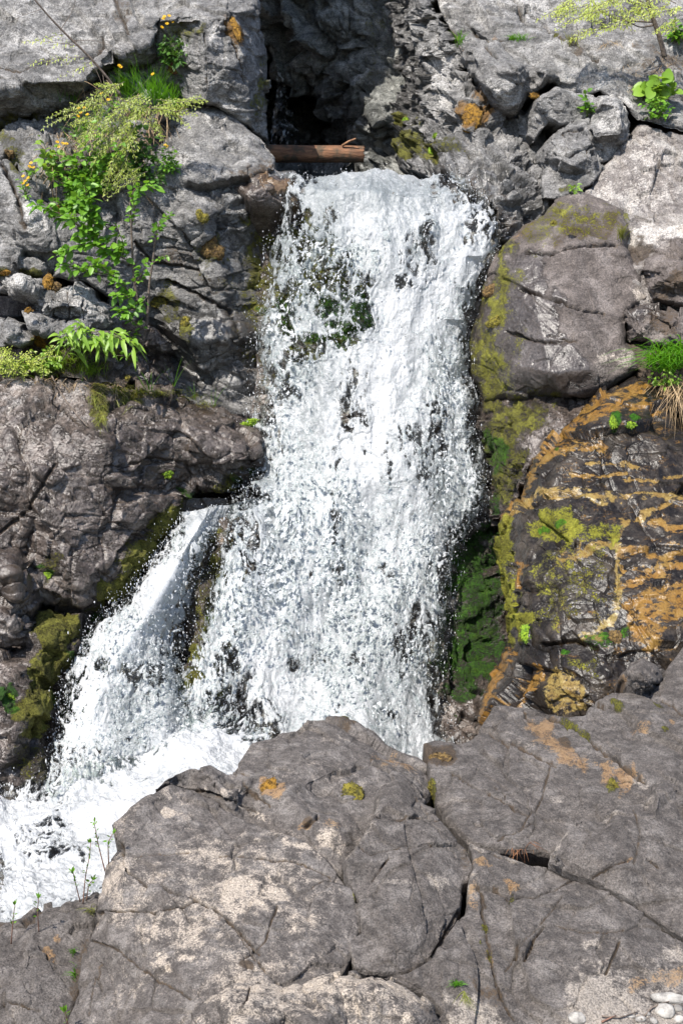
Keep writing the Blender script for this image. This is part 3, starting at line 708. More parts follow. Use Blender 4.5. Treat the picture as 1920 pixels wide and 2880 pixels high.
rock('fall_bed', 'dark mossy bedrock behind the main fall',
     [(680, 540, 10.4), (1000, 535, 10.4), (1400, 540, 10.4), (1460, 800, 10.1), (1460, 1300, 9.55), (1450, 1600, 9.2), (1450, 2000, 8.6), (1430, 2180, 8.25), (1300, 2330, 7.9), (560, 2330, 7.85), (600, 2000, 8.5), (690, 1500, 9.25), (720, 1000, 9.85)],
     [(900, 600, 10.13), (1200, 600, 10.13), (900, 760, 9.98), (1200, 800, 9.95), (950, 950, 9.72), (860, 930, 9.85), (1200, 1100, 9.65), (950, 1200, 9.62), (1250, 1400, 9.3), (950, 1500, 9.28), (1340, 1650, 8.95), (1300, 1800, 8.72), (1000, 1800, 8.8), (1370, 1900, 8.65), (1340, 2050, 8.3), (1000, 2100, 8.25), (750, 2100, 8.15)],
     M_DARK, L=6, seed=38, kind='structure', R=0, back=(0, 1.0, -0.3), fac=((0.5, 0.08), (0.17, 0.04), (0.06, 0.012)), cat=None,
     masks={'wet': [('e', 1050, 1300, 900, 1200, 0, 1)], 'green': [('p', [(1270, 1540), (1420, 1440), (1430, 1900), (1300, 1960), (1240, 1960)], 45, .75), ('e', 950, 900, 180, 80, 0, .75)], 'moss': [('e', 900, 800, 200, 250, 0, .65), ('p', [(1280, 1560), (1420, 1480), (1430, 1920), (1260, 1950)], 30, .35), ('e', 960, 940, 80, 60, 0, .8)]})

# upper right
rock('rock_slope', 'long fissured grey rock slope under the little conifer at the top right',
     [(1205, -170, 12.4), (2080, -170, 12.2), (2080, 420, 10.5), (1880, 370, 10.45), (1790, 345, 10.4), (1735, 275, 10.5), (1690, 262, 10.55), (1600, 290, 10.7), (1560, 240, 10.75), (1480, 210, 10.8), (1400, 240, 10.9), (1330, 210, 11.1), (1290, 120, 11.3), (1240, 40, 11.6)],
     [(1400, 20, 11.5), (1550, 40, 11.4), (1500, 130, 11.0), (1650, 150, 10.95), (1600, 220, 10.72), (1750, 150, 10.95), (1850, 200, 10.85), (1800, 280, 10.58), (1350, 80, 11.25), (1420, 150, 11.0), (1900, 50, 11.3), (1700, 20, 11.5), (1480, 70, 11.25)],
     M_GREY, L=5, seed=41, fac=((0.6, 0.06), (0.2, 0.034), (0.07, 0.008)), nse=(0.04, 0.013), joint=.016, back=(0, 1.5, 0.2), R=14, RD=0.07,
     cracks=[([(1480, 30), (1530, 60), (1560, 100)], 8, .1), ([(1300, 40), (1330, 90), (1390, 120), (1440, 110)], 7, .08), ([(1560, 110), (1640, 130), (1680, 160)], 6, .05), ([(1440, 0), (1460, 20), (1470, 50)], 8, .1)],
     masks={'pale': [('e', 1220, 10, 60, 50, 0.4, .7), ('e', 1480, 20, 120, 60, 0, .4), ('e', 1750, 150, 150, 80, 0.3, .35), ('p', [(1700, 260), (1900, 350), (1800, 350)], 30, .6)], 'dirt': [('e', 1870, 170, 80, 50, .4, .6), ('e', 1780, 220, 60, 30, .3, .4), ('e', 1620, 135, 30, 15, .5, .6)], 'rust': [('e', 1275, 120, 20, 40, -.5, .8), ('e', 1390, 130, 10, 30, 0, .7), ('e', 1420, 160, 8, 30, 0, .7)], 'moss': [('e', 1565, 95, 14, 8, 0, .8)]})
small('boulder', 'bulging grey rock with a dark overhung face above the mossy fissure',
      [(1300, 150, 11.1), (1330, 105, 11.15), (1400, 115, 11.05), (1450, 170, 10.85), (1540, 190, 10.75), (1575, 215, 10.7), (1540, 240, 10.7), (1486, 258, 10.72), (1470, 300, 10.75), (1440, 330, 10.85), (1390, 300, 10.85), (1345, 250, 10.95)],
      [(1370, 170, 10.82), (1365, 225, 10.68), (1400, 262, 10.6), (1450, 195, 10.56), (1535, 208, 10.56), (1445, 238, 10.62), (1430, 290, 10.68), (1390, 200, 10.66)], 42, R=12, RD=.07, joint=.006, nse=(.03, .009), fac=((0.35, .035), (.13, .015), (.05, .005)), cracks=[([(1365, 130), (1395, 170)], 5, .05)], masks={'pale': [('e', 1400, 250, 20, 30, -.6, .6)]})
small('boulder', 'squarish grey rock with a flat shaded front in the middle of the right slope',
      [(1515, 275, 10.6), (1565, 247, 10.62), (1600, 262, 10.6), (1690, 275, 10.5), (1690, 310, 10.5), (1640, 345, 10.45), (1580, 350, 10.4), (1540, 345, 10.5), (1500, 400, 10.6), (1480, 380, 10.65), (1490, 310, 10.7)],
      [(1520, 282, 10.45), (1566, 262, 10.42), (1592, 275, 10.4), (1572, 335, 10.42), (1532, 325, 10.48), (1610, 290, 10.42), (1660, 300, 10.42)], 43, R=8, RD=.05, fac=((0.3, .02), (.12, .01), (.05, .004)), joint=.004, nse=(.02, .007))
rock('boulder', 'large pale-topped grey block with a deep shadowed side, standing on the right slope',
     [(1660, 345, 10.35), (1684, 268, 10.5), (1735, 258, 10.5), (1776, 343, 10.38), (1765, 400, 10.3), (1720, 450, 10.2), (1668, 470, 10.15), (1650, 420, 10.2)],
     [(1690, 290, 10.28), (1740, 300, 10.22), (1745, 372, 10.06), (1664, 378, 10.08), (1668, 438, 10.2), (1710, 420, 10.2)], M_GREY, L=4.5, seed=44, R=8, RD=.05, fac=((0.3, .02), (.12, .01), (.05, .004)), joint=.004, nse=(.02, .007), back=(0, .9, -.1),
     masks={'pale': [('e', 1720, 320, 60, 60, 0, .5)]})
rock('boulder', 'layered dark grey block with splitting plates, left of the pale slope',
     [(1524, 455, 10.3), (1528, 410, 10.35), (1550, 390, 10.38), (1605, 340, 10.45), (1655, 335, 10.4), (1668, 390, 10.3), (1675, 440, 10.2), (1700, 470, 10.1), (1660, 530, 9.95), (1600, 550, 9.9), (1530, 560, 9.95), (1524, 510, 10.1)],
     [(1560, 395, 10.2), (1620, 360, 10.22), (1655, 400, 10.12), (1560, 445, 10.02), (1540, 430, 10.15), (1600, 430, 10.05), (1610, 465, 9.95), (1660, 440, 10.02), (1560, 475, 10.15), (1600, 490, 10.12), (1640, 490, 10.05), (1570, 530, 10.05)], M_GREY, L=4.2, seed=45, R=8, RD=.05,
     fac=((0.3, .025), (.12, .012), (.05, .004)), joint=.006, nse=(.02, .008), strat=.006, back=(0, .9, -.1), cracks=[([(1550, 425), (1600, 440), (1660, 415)], 5, .06), ([(1575, 385), (1640, 365)], 4, .04)], masks={'moss': [('e', 1600, 530, 40, 15, 0, .5)]})
rock('rock_slope', 'pale beige broken slope reaching down to the right edge above the smooth boulder',
     [(1570, 560, 9.95), (1600, 530, 10.0), (1662, 520, 10.0), (1715, 455, 10.2), (1770, 400, 10.3), (1800, 340, 10.42), (1880, 355, 10.45), (2080, 400, 10.45), (2080, 900, 9.3), (1900, 900, 9.3), (1800, 880, 9.2), (1700, 700, 9.5)],
     [(1750, 470, 10.1), (1850, 420, 10.22), (1800, 560, 9.9), (1900, 550, 9.92), (1680, 600, 9.78), (1760, 660, 9.65), (1850, 680, 9.6), (1950, 700, 9.5), (1650, 560, 9.85)],
     M_BEIGE, L=5, seed=46, fac=((0.4, 0.05), (0.15, 0.022), (0.055, 0.006)), nse=(0.04, 0.012), joint=.014, back=(0, 1.2, -0.2), R=12, RD=.06,
     masks={'pale': [('e', 1850, 660, 120, 30, -.1, .9), ('e', 1800, 500, 160, 100, -.5, .45)], 'dirt': [('e', 1780, 715, 50, 40, .4, .9), ('e', 1860, 620, 60, 20, 0, .35)], 'moss': [('e', 1745, 640, 18, 40, 0, .5)]})
rock('boulder', 'big smooth brown-grey boulder right of the fall, wet and mossy down its left flank',
     [(1572, 552, 9.8), (1633, 538, 9.82), (1690, 560, 9.8), (1750, 590, 9.7), (1765, 640, 9.55), (1760, 690, 9.48), (1800, 770, 9.35), (1830, 835, 9.25), (1770, 870, 9.12), (1752, 900, 9.05), (1758, 960, 8.98), (1792, 985, 8.95), (1795, 1040, 8.85), (1730, 1075, 8.85), (1690, 1100, 8.85), (1600, 1120, 8.85), (1529, 1120, 8.95), (1450, 1120, 9.05), (1358, 1130, 9.35), (1318, 1045, 9.6), (1309, 967, 9.7), (1330, 857, 9.75), (1352, 802, 9.75), (1388, 729, 9.75), (1440, 670, 9.75), (1505, 606, 9.8)],
     [(1480, 690, 9.52), (1511, 704, 9.42), (1620, 695, 9.42), (1725, 690, 9.46), (1600, 620, 9.6), (1680, 640, 9.6), (1440, 760, 9.4), (1410, 880, 9.25), (1500, 850, 9.08), (1600, 870, 9.02), (1700, 880, 9.1), (1450, 1030, 8.98), (1550, 1050, 8.75), (1650, 1040, 8.78), (1720, 1000, 8.9), (1380, 1000, 9.25), (1360, 900, 9.45)],
     M_SMOOTH, L=4.5, seed=48, fac=((0.7, 0.03), (0.2, 0.008), (0.07, 0.003)), nse=(0.035, 0.006), joint=.004, back=(0.3, 1.2, -0.3), R=22, RD=.1,
     cracks=[([(1480, 712), (1560, 712), (1640, 695), (1730, 692)], 5, .06), ([(1460, 810), (1560, 840), (1640, 872), (1700, 880)], 5, .05), ([(1420, 930), (1500, 960), (1580, 960)], 5, .04), ([(1540, 940), (1620, 960)], 4, .02)],
     masks={'wet': [('p', [(1330, 850), (1400, 720), (1480, 700), (1540, 720), (1520, 790), (1590, 850), (1560, 900), (1620, 980), (1660, 1060), (1560, 1130), (1340, 1140), (1300, 1000)], 26, 0.95)],
            'moss': [('p', [(1330, 800), (1420, 700), (1500, 620), (1520, 640), (1450, 740), (1440, 860), (1440, 1010), (1480, 1130), (1340, 1130), (1310, 1000)], 40, .40), ('p', [(1400, 720), (1440, 720), (1430, 800), (1400, 830)], 20, .8), ('p', [(1350, 810), (1410, 830), (1420, 920), (1360, 910)], 18, .85), ('p', [(1320, 960), (1400, 930), (1420, 1080), (1390, 1130), (1350, 1100)], 26, .75), ('p', [(1480, 600), (1560, 560), (1750, 590), (1740, 660), (1560, 680), (1450, 690)], 30, .45), ('e', 1572, 595, 16, 8, .2, .9), ('e', 1555, 627, 12, 8, 0, .9), ('p', [(1450, 1100), (1600, 1100), (1560, 1130), (1420, 1140)], 16, .6)],
            'dirt': [('p', [(1570, 640), (1640, 610), (1740, 600), (1740, 670), (1560, 690)], 26, .8), ('e', 1480, 640, 40, 30, -.6, .5)], 'rust': [('p', [(1440, 670), (1500, 610), (1520, 620), (1460, 690)], 10, .5)], 'pale': [('p', [(1660, 1010), (1700, 960), (1790, 980), (1790, 1040)], 16, .6), ('e', 1800, 820, 30, 20, 0, .8)]})
rock('boulder', 'moss-grown rock wedged under the smooth boulder beside the fall',
     [(1345, 1115, 9.45), (1450, 1100, 9.2), (1529, 1105, 9.1), (1690, 1085, 9.0), (1750, 1060, 9.0), (1700, 1130, 8.75), (1600, 1220, 8.55), (1500, 1320, 8.5), (1410, 1450, 8.6), (1396, 1500, 8.7), (1380, 1420, 9.0), (1362, 1250, 9.3)],
     [(1440, 1190, 8.9), (1550, 1160, 8.8), (1410, 1300, 8.85), (1480, 1270, 8.68)], M_DARK, L=4.5, seed=49, fac=((0.4, 0.04), (0.14, 0.025), (0.05, 0.009)), nse=(.04, .016), back=(.2, 1, -.3), R=24, RD=.14,
     masks={'wet': [('e', 1450, 1250, 300, 300, 0, .8)], 'moss': [('p', [(1360, 1130), (1450, 1120), (1560, 1150), (1470, 1250), (1430, 1420), (1380, 1400)], 26, .7), ('e', 1430, 1155, 10, 8, 0, 1)], 'green': [('p', [(1365, 1210), (1385, 1200), (1430, 1260), (1425, 1330), (1390, 1340)], 12, .7), ('p', [(1372, 1380), (1400, 1360), (1400, 1470), (1385, 1480)], 12, .6)]})
small('boulder', 'dark pitted boulder at the right edge above the split rock',
      [(1829, 735, 9.35), (1850, 700, 9.4), (1910, 688, 9.4), (2080, 700, 9.4), (2080, 860, 9.1), (1920, 855, 9.1), (1866, 842, 9.15), (1824, 810, 9.25)], [(1850, 750, 9.2), (1900, 730, 9.15), (1880, 800, 9.05), (1920, 790, 9.0)], 51, M_SMOOTH, R=16, RD=.1, joint=.005, nse=(.03, .008), masks={'dirt': [('e', 1900, 800, 30, 40, .8, .6)]})
small('boulder', 'dark split rock at the right edge with grass growing at its base',
      [(1750, 885, 9.1), (1790, 850, 9.15), (1817, 838, 9.2), (1870, 850, 9.15), (2080, 862, 9.1), (2080, 980, 8.85), (1900, 975, 8.85), (1800, 970, 8.9), (1762, 960, 8.95)], [(1780, 890, 8.95), (1850, 880, 8.95), (1900, 920, 8.82), (1800, 930, 8.85)], 52, M_SMOOTH, R=14, RD=.09, joint=.006, nse=(.03, .009),
      masks={'wet': [('e', 1800, 870, 60, 30, -.3, .8)], 'dirt': [('e', 1860, 900, 60, 40, .3, .6)]})
rock('earth_bank', 'strip of soil under the grass at the right edge', [(1770, 955, 8.95), (2080, 950, 8.95), (2080, 1220, 8.4), (1930, 1190, 8.45), (1870, 1100, 8.6), (1800, 1050, 8.8)], [(1880, 1020, 8.72)], M_BROWN, L=6, seed=53, kind='structure', masks={'dirt': [('e', 1900, 1050, 200, 200, 0, 1)]}, back=(0, 1, -.3))
OCH = [([(1395, 1440), (1440, 1340), (1490, 1270), (1560, 1215), (1640, 1150), (1720, 1112), (1800, 1100)], 17, .15), ([(1430, 1420), (1480, 1335), (1540, 1275), (1600, 1252), (1700, 1245)], 13, .25), ([(1560, 1218), (1650, 1182), (1740, 1152), (1830, 1152)], 20, .1),
       ([(1405, 1490), (1455, 1412), (1510, 1386), (1600, 1392), (1680, 1406), (1740, 1402), (1850, 1402), (1940, 1392)], 14, .75), ([(1650, 1290), (1720, 1296), (1790, 1306)], 7, .6), ([(1740, 1484), (1790, 1470), (1850, 1440), (1940, 1402)], 9, .5), ([(1580, 1562), (1640, 1556), (1720, 1540), (1742, 1500), (1765, 1480)], 11, .7),
       ([(1745, 1560), (1800, 1552), (1860, 1570), (1940, 1552)], 13, .2), ([(1750, 1606), (1850, 1596), (1940, 1592)], 9, .3), ([(1745, 1645), (1850, 1612), (1940, 1590)], 11, .1), ([(1760, 1345), (1850, 1350), (1940, 1335)], 6, .5), ([(1600, 1330), (1700, 1340), (1760, 1330)], 5, .4), ([(1830, 1480), (1890, 1500), (1940, 1490)], 9, .2), ([(1740, 1540), (1733, 1600), (1742, 1680), (1725, 1735), (1690, 1780), (1640, 1792)], 9, 1.0),
       ([(1362, 2060), (1400, 1930), (1432, 1860)], 22, .0), ([(1440, 2000), (1480, 1925), (1505, 1890)], 15, .1), ([(1472, 1590), (1474, 1650)], 12, .0), ([(1470, 1180), (1440, 1300)], 5, .3)]
OCHP = [([(1745, 1690), (1800, 1672), (1940, 1630), (1940, 1715), (1870, 1770), (1820, 1832), (1785, 1800)], .15), ([(1530, 1905), (1562, 1882), (1640, 1930), (1642, 1985), (1570, 2012), (1538, 1990)], .9), ([(1610, 1790), (1680, 1775), (1712, 1740), (1735, 1700), (1728, 1770), (1690, 1805)], 1.0)]
def ochre_fn(px, py, V, nz, at):
    # bands of iron stain and algae along the run of the seeping water
    sp = fbm(np.stack([px / 20, py / 11, np.full(len(px), 4.5)], 1), 4, 79)
    wv = fbm(np.stack([px / 90, py / 50, np.full(len(px), 8.5)], 1), 3, 81)
    stv = fbm(np.stack([(px - .2 * py) / 70, (py + .15 * px) / 8, np.full(len(px), 6.5)], 1), 4, 80)
    m = np.zeros(len(px)); tn = np.zeros(len(px))
    for pts, w, t in OCH:
        d = seg_dist(px, py + 14 * wv, pts)
        v = sstep(-.4, .5, .8 - d / (w * 1.15) + 1.5 * sp + .9 * stv + .3 * nz)
        tn = np.where(v > m, t, tn); m = np.maximum(m, v)
    for pts, t in OCHP:
        d = sdf(px, py + 10 * wv, pts)
        v = sstep(-9, 9, d + 12 * nz + 4) * sstep(-.5, .05, sp + .5 * stv)
        tn = np.where(v > m, t, tn); m = np.maximum(m, v)
    at['ochre'] = np.maximum(at['ochre'], np.maximum(m * np.clip(.85 + .7 * sp, 0, 1), np.clip(.08 + .5 * stv + .2 * nz, 0, .4) * (px > 1560)))
    at['tan'] = np.clip(tn + .3 * nz, 0, 1)
rock('boulder', 'big wet boulder banded orange and black by seeping water, right of the fall',
     [(1811, 1047, 8.8), (1762, 1055, 8.75), (1695, 1090, 8.65), (1633, 1139, 8.55), (1535, 1230, 8.42), (1486, 1280, 8.4), (1450, 1364, 8.42), (1396, 1444, 8.45), (1391, 1535, 8.3), (1394, 1689, 8.05), (1405, 1811, 7.85), (1388, 1872, 7.7), (1360, 1958, 7.45), (1345, 2080, 7.2), (1400, 2140, 7.0), (1700, 2100, 6.8), (1800, 2000, 6.8), (1960, 1930, 6.8), (2090, 1900, 6.8), (2090, 1180, 8.4), (1930, 1180, 8.45), (1880, 1110, 8.6)],
     [(1700, 1190, 8.15), (1850, 1230, 8.12), (1600, 1260, 8.08), (1540, 1370, 7.92), (1470, 1460, 7.95), (1680, 1400, 7.78), (1850, 1400, 7.8), (1450, 1600, 7.85), (1440, 1720, 7.75), (1490, 1540, 7.7), (1600, 1530, 7.52), (1730, 1520, 7.5), (1900, 1520, 7.5), (1500, 1700, 7.42), (1600, 1700, 7.25), (1720, 1650, 7.25), (1850, 1680, 7.15), (1480, 1830, 7.3), (1560, 1800, 7.15), (1650, 1850, 6.98), (1740, 1800, 7.0), (1850, 1830, 6.9), (1480, 1930, 7.12), (1580, 1940, 6.92), (1680, 1950, 6.8), (1420, 2000, 7.1)],
     M_SEEP, L=4.2, seed=55, fac=((0.5, 0.05), (0.17, 0.02), (0.06, 0.004)), nse=(0.05, 0.009), joint=.008, back=(0.3, 1.0, -0.4), R=40, RD=.2,
     cracks=[([(1530, 1815), (1620, 1800), (1680, 1830)], 6, .05), ([(1455, 1560), (1460, 1700)], 7, .05)],
     masks={'wet': [('e', 1700, 1550, 900, 900, 0, .95)], 'moss': [('p', [(1388, 1470), (1420, 1440), (1450, 1480), (1450, 1680), (1430, 1820), (1392, 1780)], 12, 1.0), ('p', [(1500, 1540), (1700, 1540), (1700, 1700), (1500, 1780)], 40, .35), ('p', [(1480, 1470), (1540, 1420), (1620, 1450), (1640, 1490), (1740, 1500), (1730, 1530), (1600, 1530), (1490, 1510)], 16, .8), ('p', [(1455, 1740), (1498, 1730), (1498, 1800), (1470, 1815)], 8, 1), ('p', [(1600, 1860), (1680, 1850), (1690, 1920), (1610, 1880)], 14, .4)],
            'green': [('e', 1724, 1190, 13, 17, 0, 1), ('e', 1774, 1193, 15, 14, 0, 1), ('e', 1560, 1257, 8, 8, 0, 1), ('e', 1525, 1490, 16, 10, 0, .9), ('e', 1580, 1480, 12, 10, 0, .9), ('e', 1590, 1835, 14, 9, 0, .9), ('e', 1700, 1800, 70, 22, -.3, .5)], 'dirt': [('e', 1500, 1600, 60, 50, 0, .3)]}, attrfn=ochre_fn)
# ---------------------------------------------------------------- foreground rocks
FB = (0, 0.5, -0.9)
def fore(label, outline, inner, seed, mat=M_BROWN, name='boulder', **kw):
    d = dict(L=4.5, R=9, RD=0.03, fac=((0.7, 0.034), (0.2, 0.014), (0.06, 0.003)), nse=(0.02, 0.005), strat=0.003, joint=.008, back=FB, jit=6, sm=6)
    d.update(kw)
    return rock(name, label, outline, inner, mat, seed=seed, **d)
F1 = fore('largest foreground boulder, lichen-mottled brown rock crossed by long diagonal cracks',
     [(190, 2854, 4.22), (227, 2750, 4.38), (245, 2640, 4.5), (269, 2560, 4.6), (279, 2480, 4.7), (300, 2400, 4.8), (330, 2364, 4.85), (317, 2312, 4.95), (367, 2272, 5.05), (428, 2235, 5.12), (480, 2205, 5.2), (560, 2225, 5.2), (620, 2255, 5.1), (673, 2290, 5.0), (765, 2333, 4.9), (857, 2358, 4.82), (920, 2410, 4.75), (960, 2470, 4.65), (997, 2523, 4.55), (1021, 2615, 4.4), (960, 2740, 4.2), (880, 2780, 4.12), (780, 2830, 4.02), (560, 2960, 3.85), (190, 2960, 4.05)],
     [(355, 2330, 4.88), (480, 2270, 5.07), (400, 2270, 5.03), (340, 2450, 4.62), (600, 2400, 4.75), (560, 2560, 4.45), (800, 2500, 4.55), (300, 2650, 4.4), (420, 2750, 4.22), (640, 2700, 4.2), (850, 2650, 4.28), (400, 2880, 4.02)], 61, fac=((.7, .022), (.2, .014), (.06, .003)),
     cracks=[([(330, 2364), (344, 2420), (415, 2472), (520, 2520), (595, 2567), (640, 2600), (730, 2690)], 5, .03), ([(272, 2560), (380, 2563), (485, 2570), (540, 2545), (560, 2540)], 4, .022), ([(245, 2640), (330, 2670), (430, 2750), (545, 2820)], 4.5, .018), ([(370, 2395), (530, 2394)], 4, .01), ([(620, 2408), (760, 2425), (850, 2435), (930, 2470)], 4, .015), ([(780, 2560), (745, 2660), (690, 2700)], 4, .015), ([(635, 2600), (710, 2690), (790, 2790)], 3.5, .012), ([(285, 2710), (250, 2860)], 4, .012), ([(820, 2530), (930, 2480)], 3.5, .008)],
     masks={'pale': [('e', 560, 2580, 520, 360, 0, .27), ('p', [(620, 2500), (760, 2470), (830, 2500), (780, 2560), (700, 2580), (640, 2610)], 26, .85), ('e', 470, 2285, 28, 14, 0, .95), ('p', [(400, 2690), (520, 2690), (580, 2720), (450, 2730)], 20, .7), ('e', 350, 2560, 80, 60, 0, .3), ('e', 500, 2400, 130, 50, 0, .35), ('e', 480, 2620, 120, 60, 0, .35), ('p', [(800, 2370), (870, 2370), (940, 2430), (900, 2420)], 16, .8), ('e', 340, 2720, 60, 40, .4, .5), ('e', 880, 2600, 50, 30, 0, .45)], 'dirt': [('e', 690, 2725, 16, 14, 0, .9), ('e', 620, 2600, 6, 10, 0, .6)], 'moss': [('e', 1000, 2530, 12, 30, -.3, .6)]})
fore('rounded brown rock behind the largest boulder, against the foot of the fall',
     [(440, 2215, 5.2), (471, 2183, 5.25), (539, 2150, 5.35), (588, 2144, 5.4), (643, 2164, 5.4), (704, 2082, 5.65), (796, 2052, 5.75), (833, 2052, 5.75), (863, 2018, 5.85), (960, 2021, 5.9), (1035, 2060, 5.85), (1100, 2110, 5.75), (1172, 2130, 5.7), (1205, 2160, 5.65), (1210, 2240, 5.4), (1190, 2260, 5.3), (1100, 2250, 5.2), (1060, 2300, 5.05), (1030, 2380, 4.95), (985, 2480, 4.75), (950, 2475, 4.75), (900, 2425, 4.82), (840, 2385, 4.9), (750, 2360, 4.97), (650, 2315, 5.08), (590, 2275, 5.18), (530, 2255, 5.26), (460, 2240, 5.26)],
     [(600, 2190, 5.2), (720, 2180, 5.3), (860, 2090, 5.58), (800, 2230, 5.12), (880, 2180, 5.28), (860, 2290, 4.98), (960, 2150, 5.4), (1050, 2150, 5.45), (930, 2330, 4.92), (980, 2290, 5.02), (1100, 2200, 5.3), (760, 2130, 5.45), (640, 2240, 5.12), (900, 2240, 5.2)], 62, R=12, RD=.06, nse=(.03, .006),
     cracks=[([(685, 2200), (715, 2230), (760, 2270)], 5, .03), ([(490, 2220), (560, 2225), (640, 2250), (720, 2270)], 6, .03), ([(860, 2330), (890, 2305)], 7, .03), ([(643, 2164), (700, 2175)], 4, .02)],
     masks={'pale': [('p', [(560, 2220), (680, 2240), (760, 2300), (740, 2310), (620, 2250)], 14, .7), ('e', 930, 2360, 40, 30, .5, .5)], 'rust': [('e', 760, 2215, 35, 32, 0, .75), ('p', [(1055, 2120), (1100, 2125), (1160, 2150), (1160, 2170), (1070, 2150)], 14, .8), ('e', 860, 2325, 20, 12, -.4, .6), ('e', 930, 2320, 40, 14, .2, .4)], 'dirt': [('e', 970, 2040, 30, 12, .3, .8), ('e', 870, 2310, 16, 18, .4, .7)], 'moss': [('e', 965, 2035, 12, 8, 0, .8)]})
fore('wedge-shaped grey-brown rock with a sharp pale ridge, between the two larger foreground rocks',
     [(960, 2425, 4.78), (1000, 2370, 4.88), (1040, 2310, 4.98), (1052, 2240, 5.12), (1070, 2205, 5.16), (1113, 2192, 5.2), (1140, 2199, 5.2), (1168, 2229, 5.12), (1190, 2262, 5.06), (1223, 2276, 5.02), (1284, 2345, 4.88), (1322, 2389, 4.8), (1326, 2425, 4.72), (1310, 2470, 4.65), (1302, 2548, 4.52), (1260, 2625, 4.4), (1215, 2700, 4.28), (1150, 2735, 4.2), (1080, 2740, 4.18), (1000, 2720, 4.2), (975, 2640, 4.32), (1015, 2620, 4.36), (1000, 2525, 4.52), (965, 2475, 4.62)],
     [(1070, 2240, 5.02), (1064, 2300, 4.86), (1022, 2352, 4.76), (975, 2425, 4.62), (1120, 2220, 5.06), (1160, 2320, 4.86), (1100, 2420, 4.66), (1220, 2360, 4.78), (1060, 2560, 4.42), (1200, 2520, 4.5), (1120, 2660, 4.26)], 63, M_PLATE, fac=((.7, .018), (.2, .014), (.06, .003)), lines=[(0, 1, 2, 3)], strat=.005,
     cracks=[([(1052, 2302), (1150, 2300), (1240, 2300)], 3.5, .012), ([(1000, 2370), (1040, 2400), (1170, 2375), (1220, 2365)], 3.5, .012), ([(1095, 2410), (1045, 2480)], 4, .015), ([(1300, 2545), (1215, 2690)], 5, .018), ([(1160, 2240), (1200, 2290), (1290, 2400)], 3, .006)],
     masks={'pale': [('p', [(1052, 2240), (1068, 2240), (1068, 2300), (1025, 2360), (975, 2425), (960, 2420), (1015, 2350), (1055, 2295)], 5, .6), ('p', [(1060, 2205), (1115, 2190), (1170, 2225), (1160, 2235), (1110, 2203), (1070, 2215)], 5, .5), ('e', 1240, 2475, 35, 30, 0, .8), ('e', 1150, 2480, 100, 10, 0, .5), ('e', 1180, 2750, 60, 14, 0, .6)], 'dirt': [('e', 1185, 2725, 50, 18, 0, .5), ('e', 1310, 2395, 10, 30, 0, .5)], 'moss': [('e', 1300, 2350, 8, 20, -.5, .5)]})  # narrow pale strips paint the lit look of the ridge and top edge
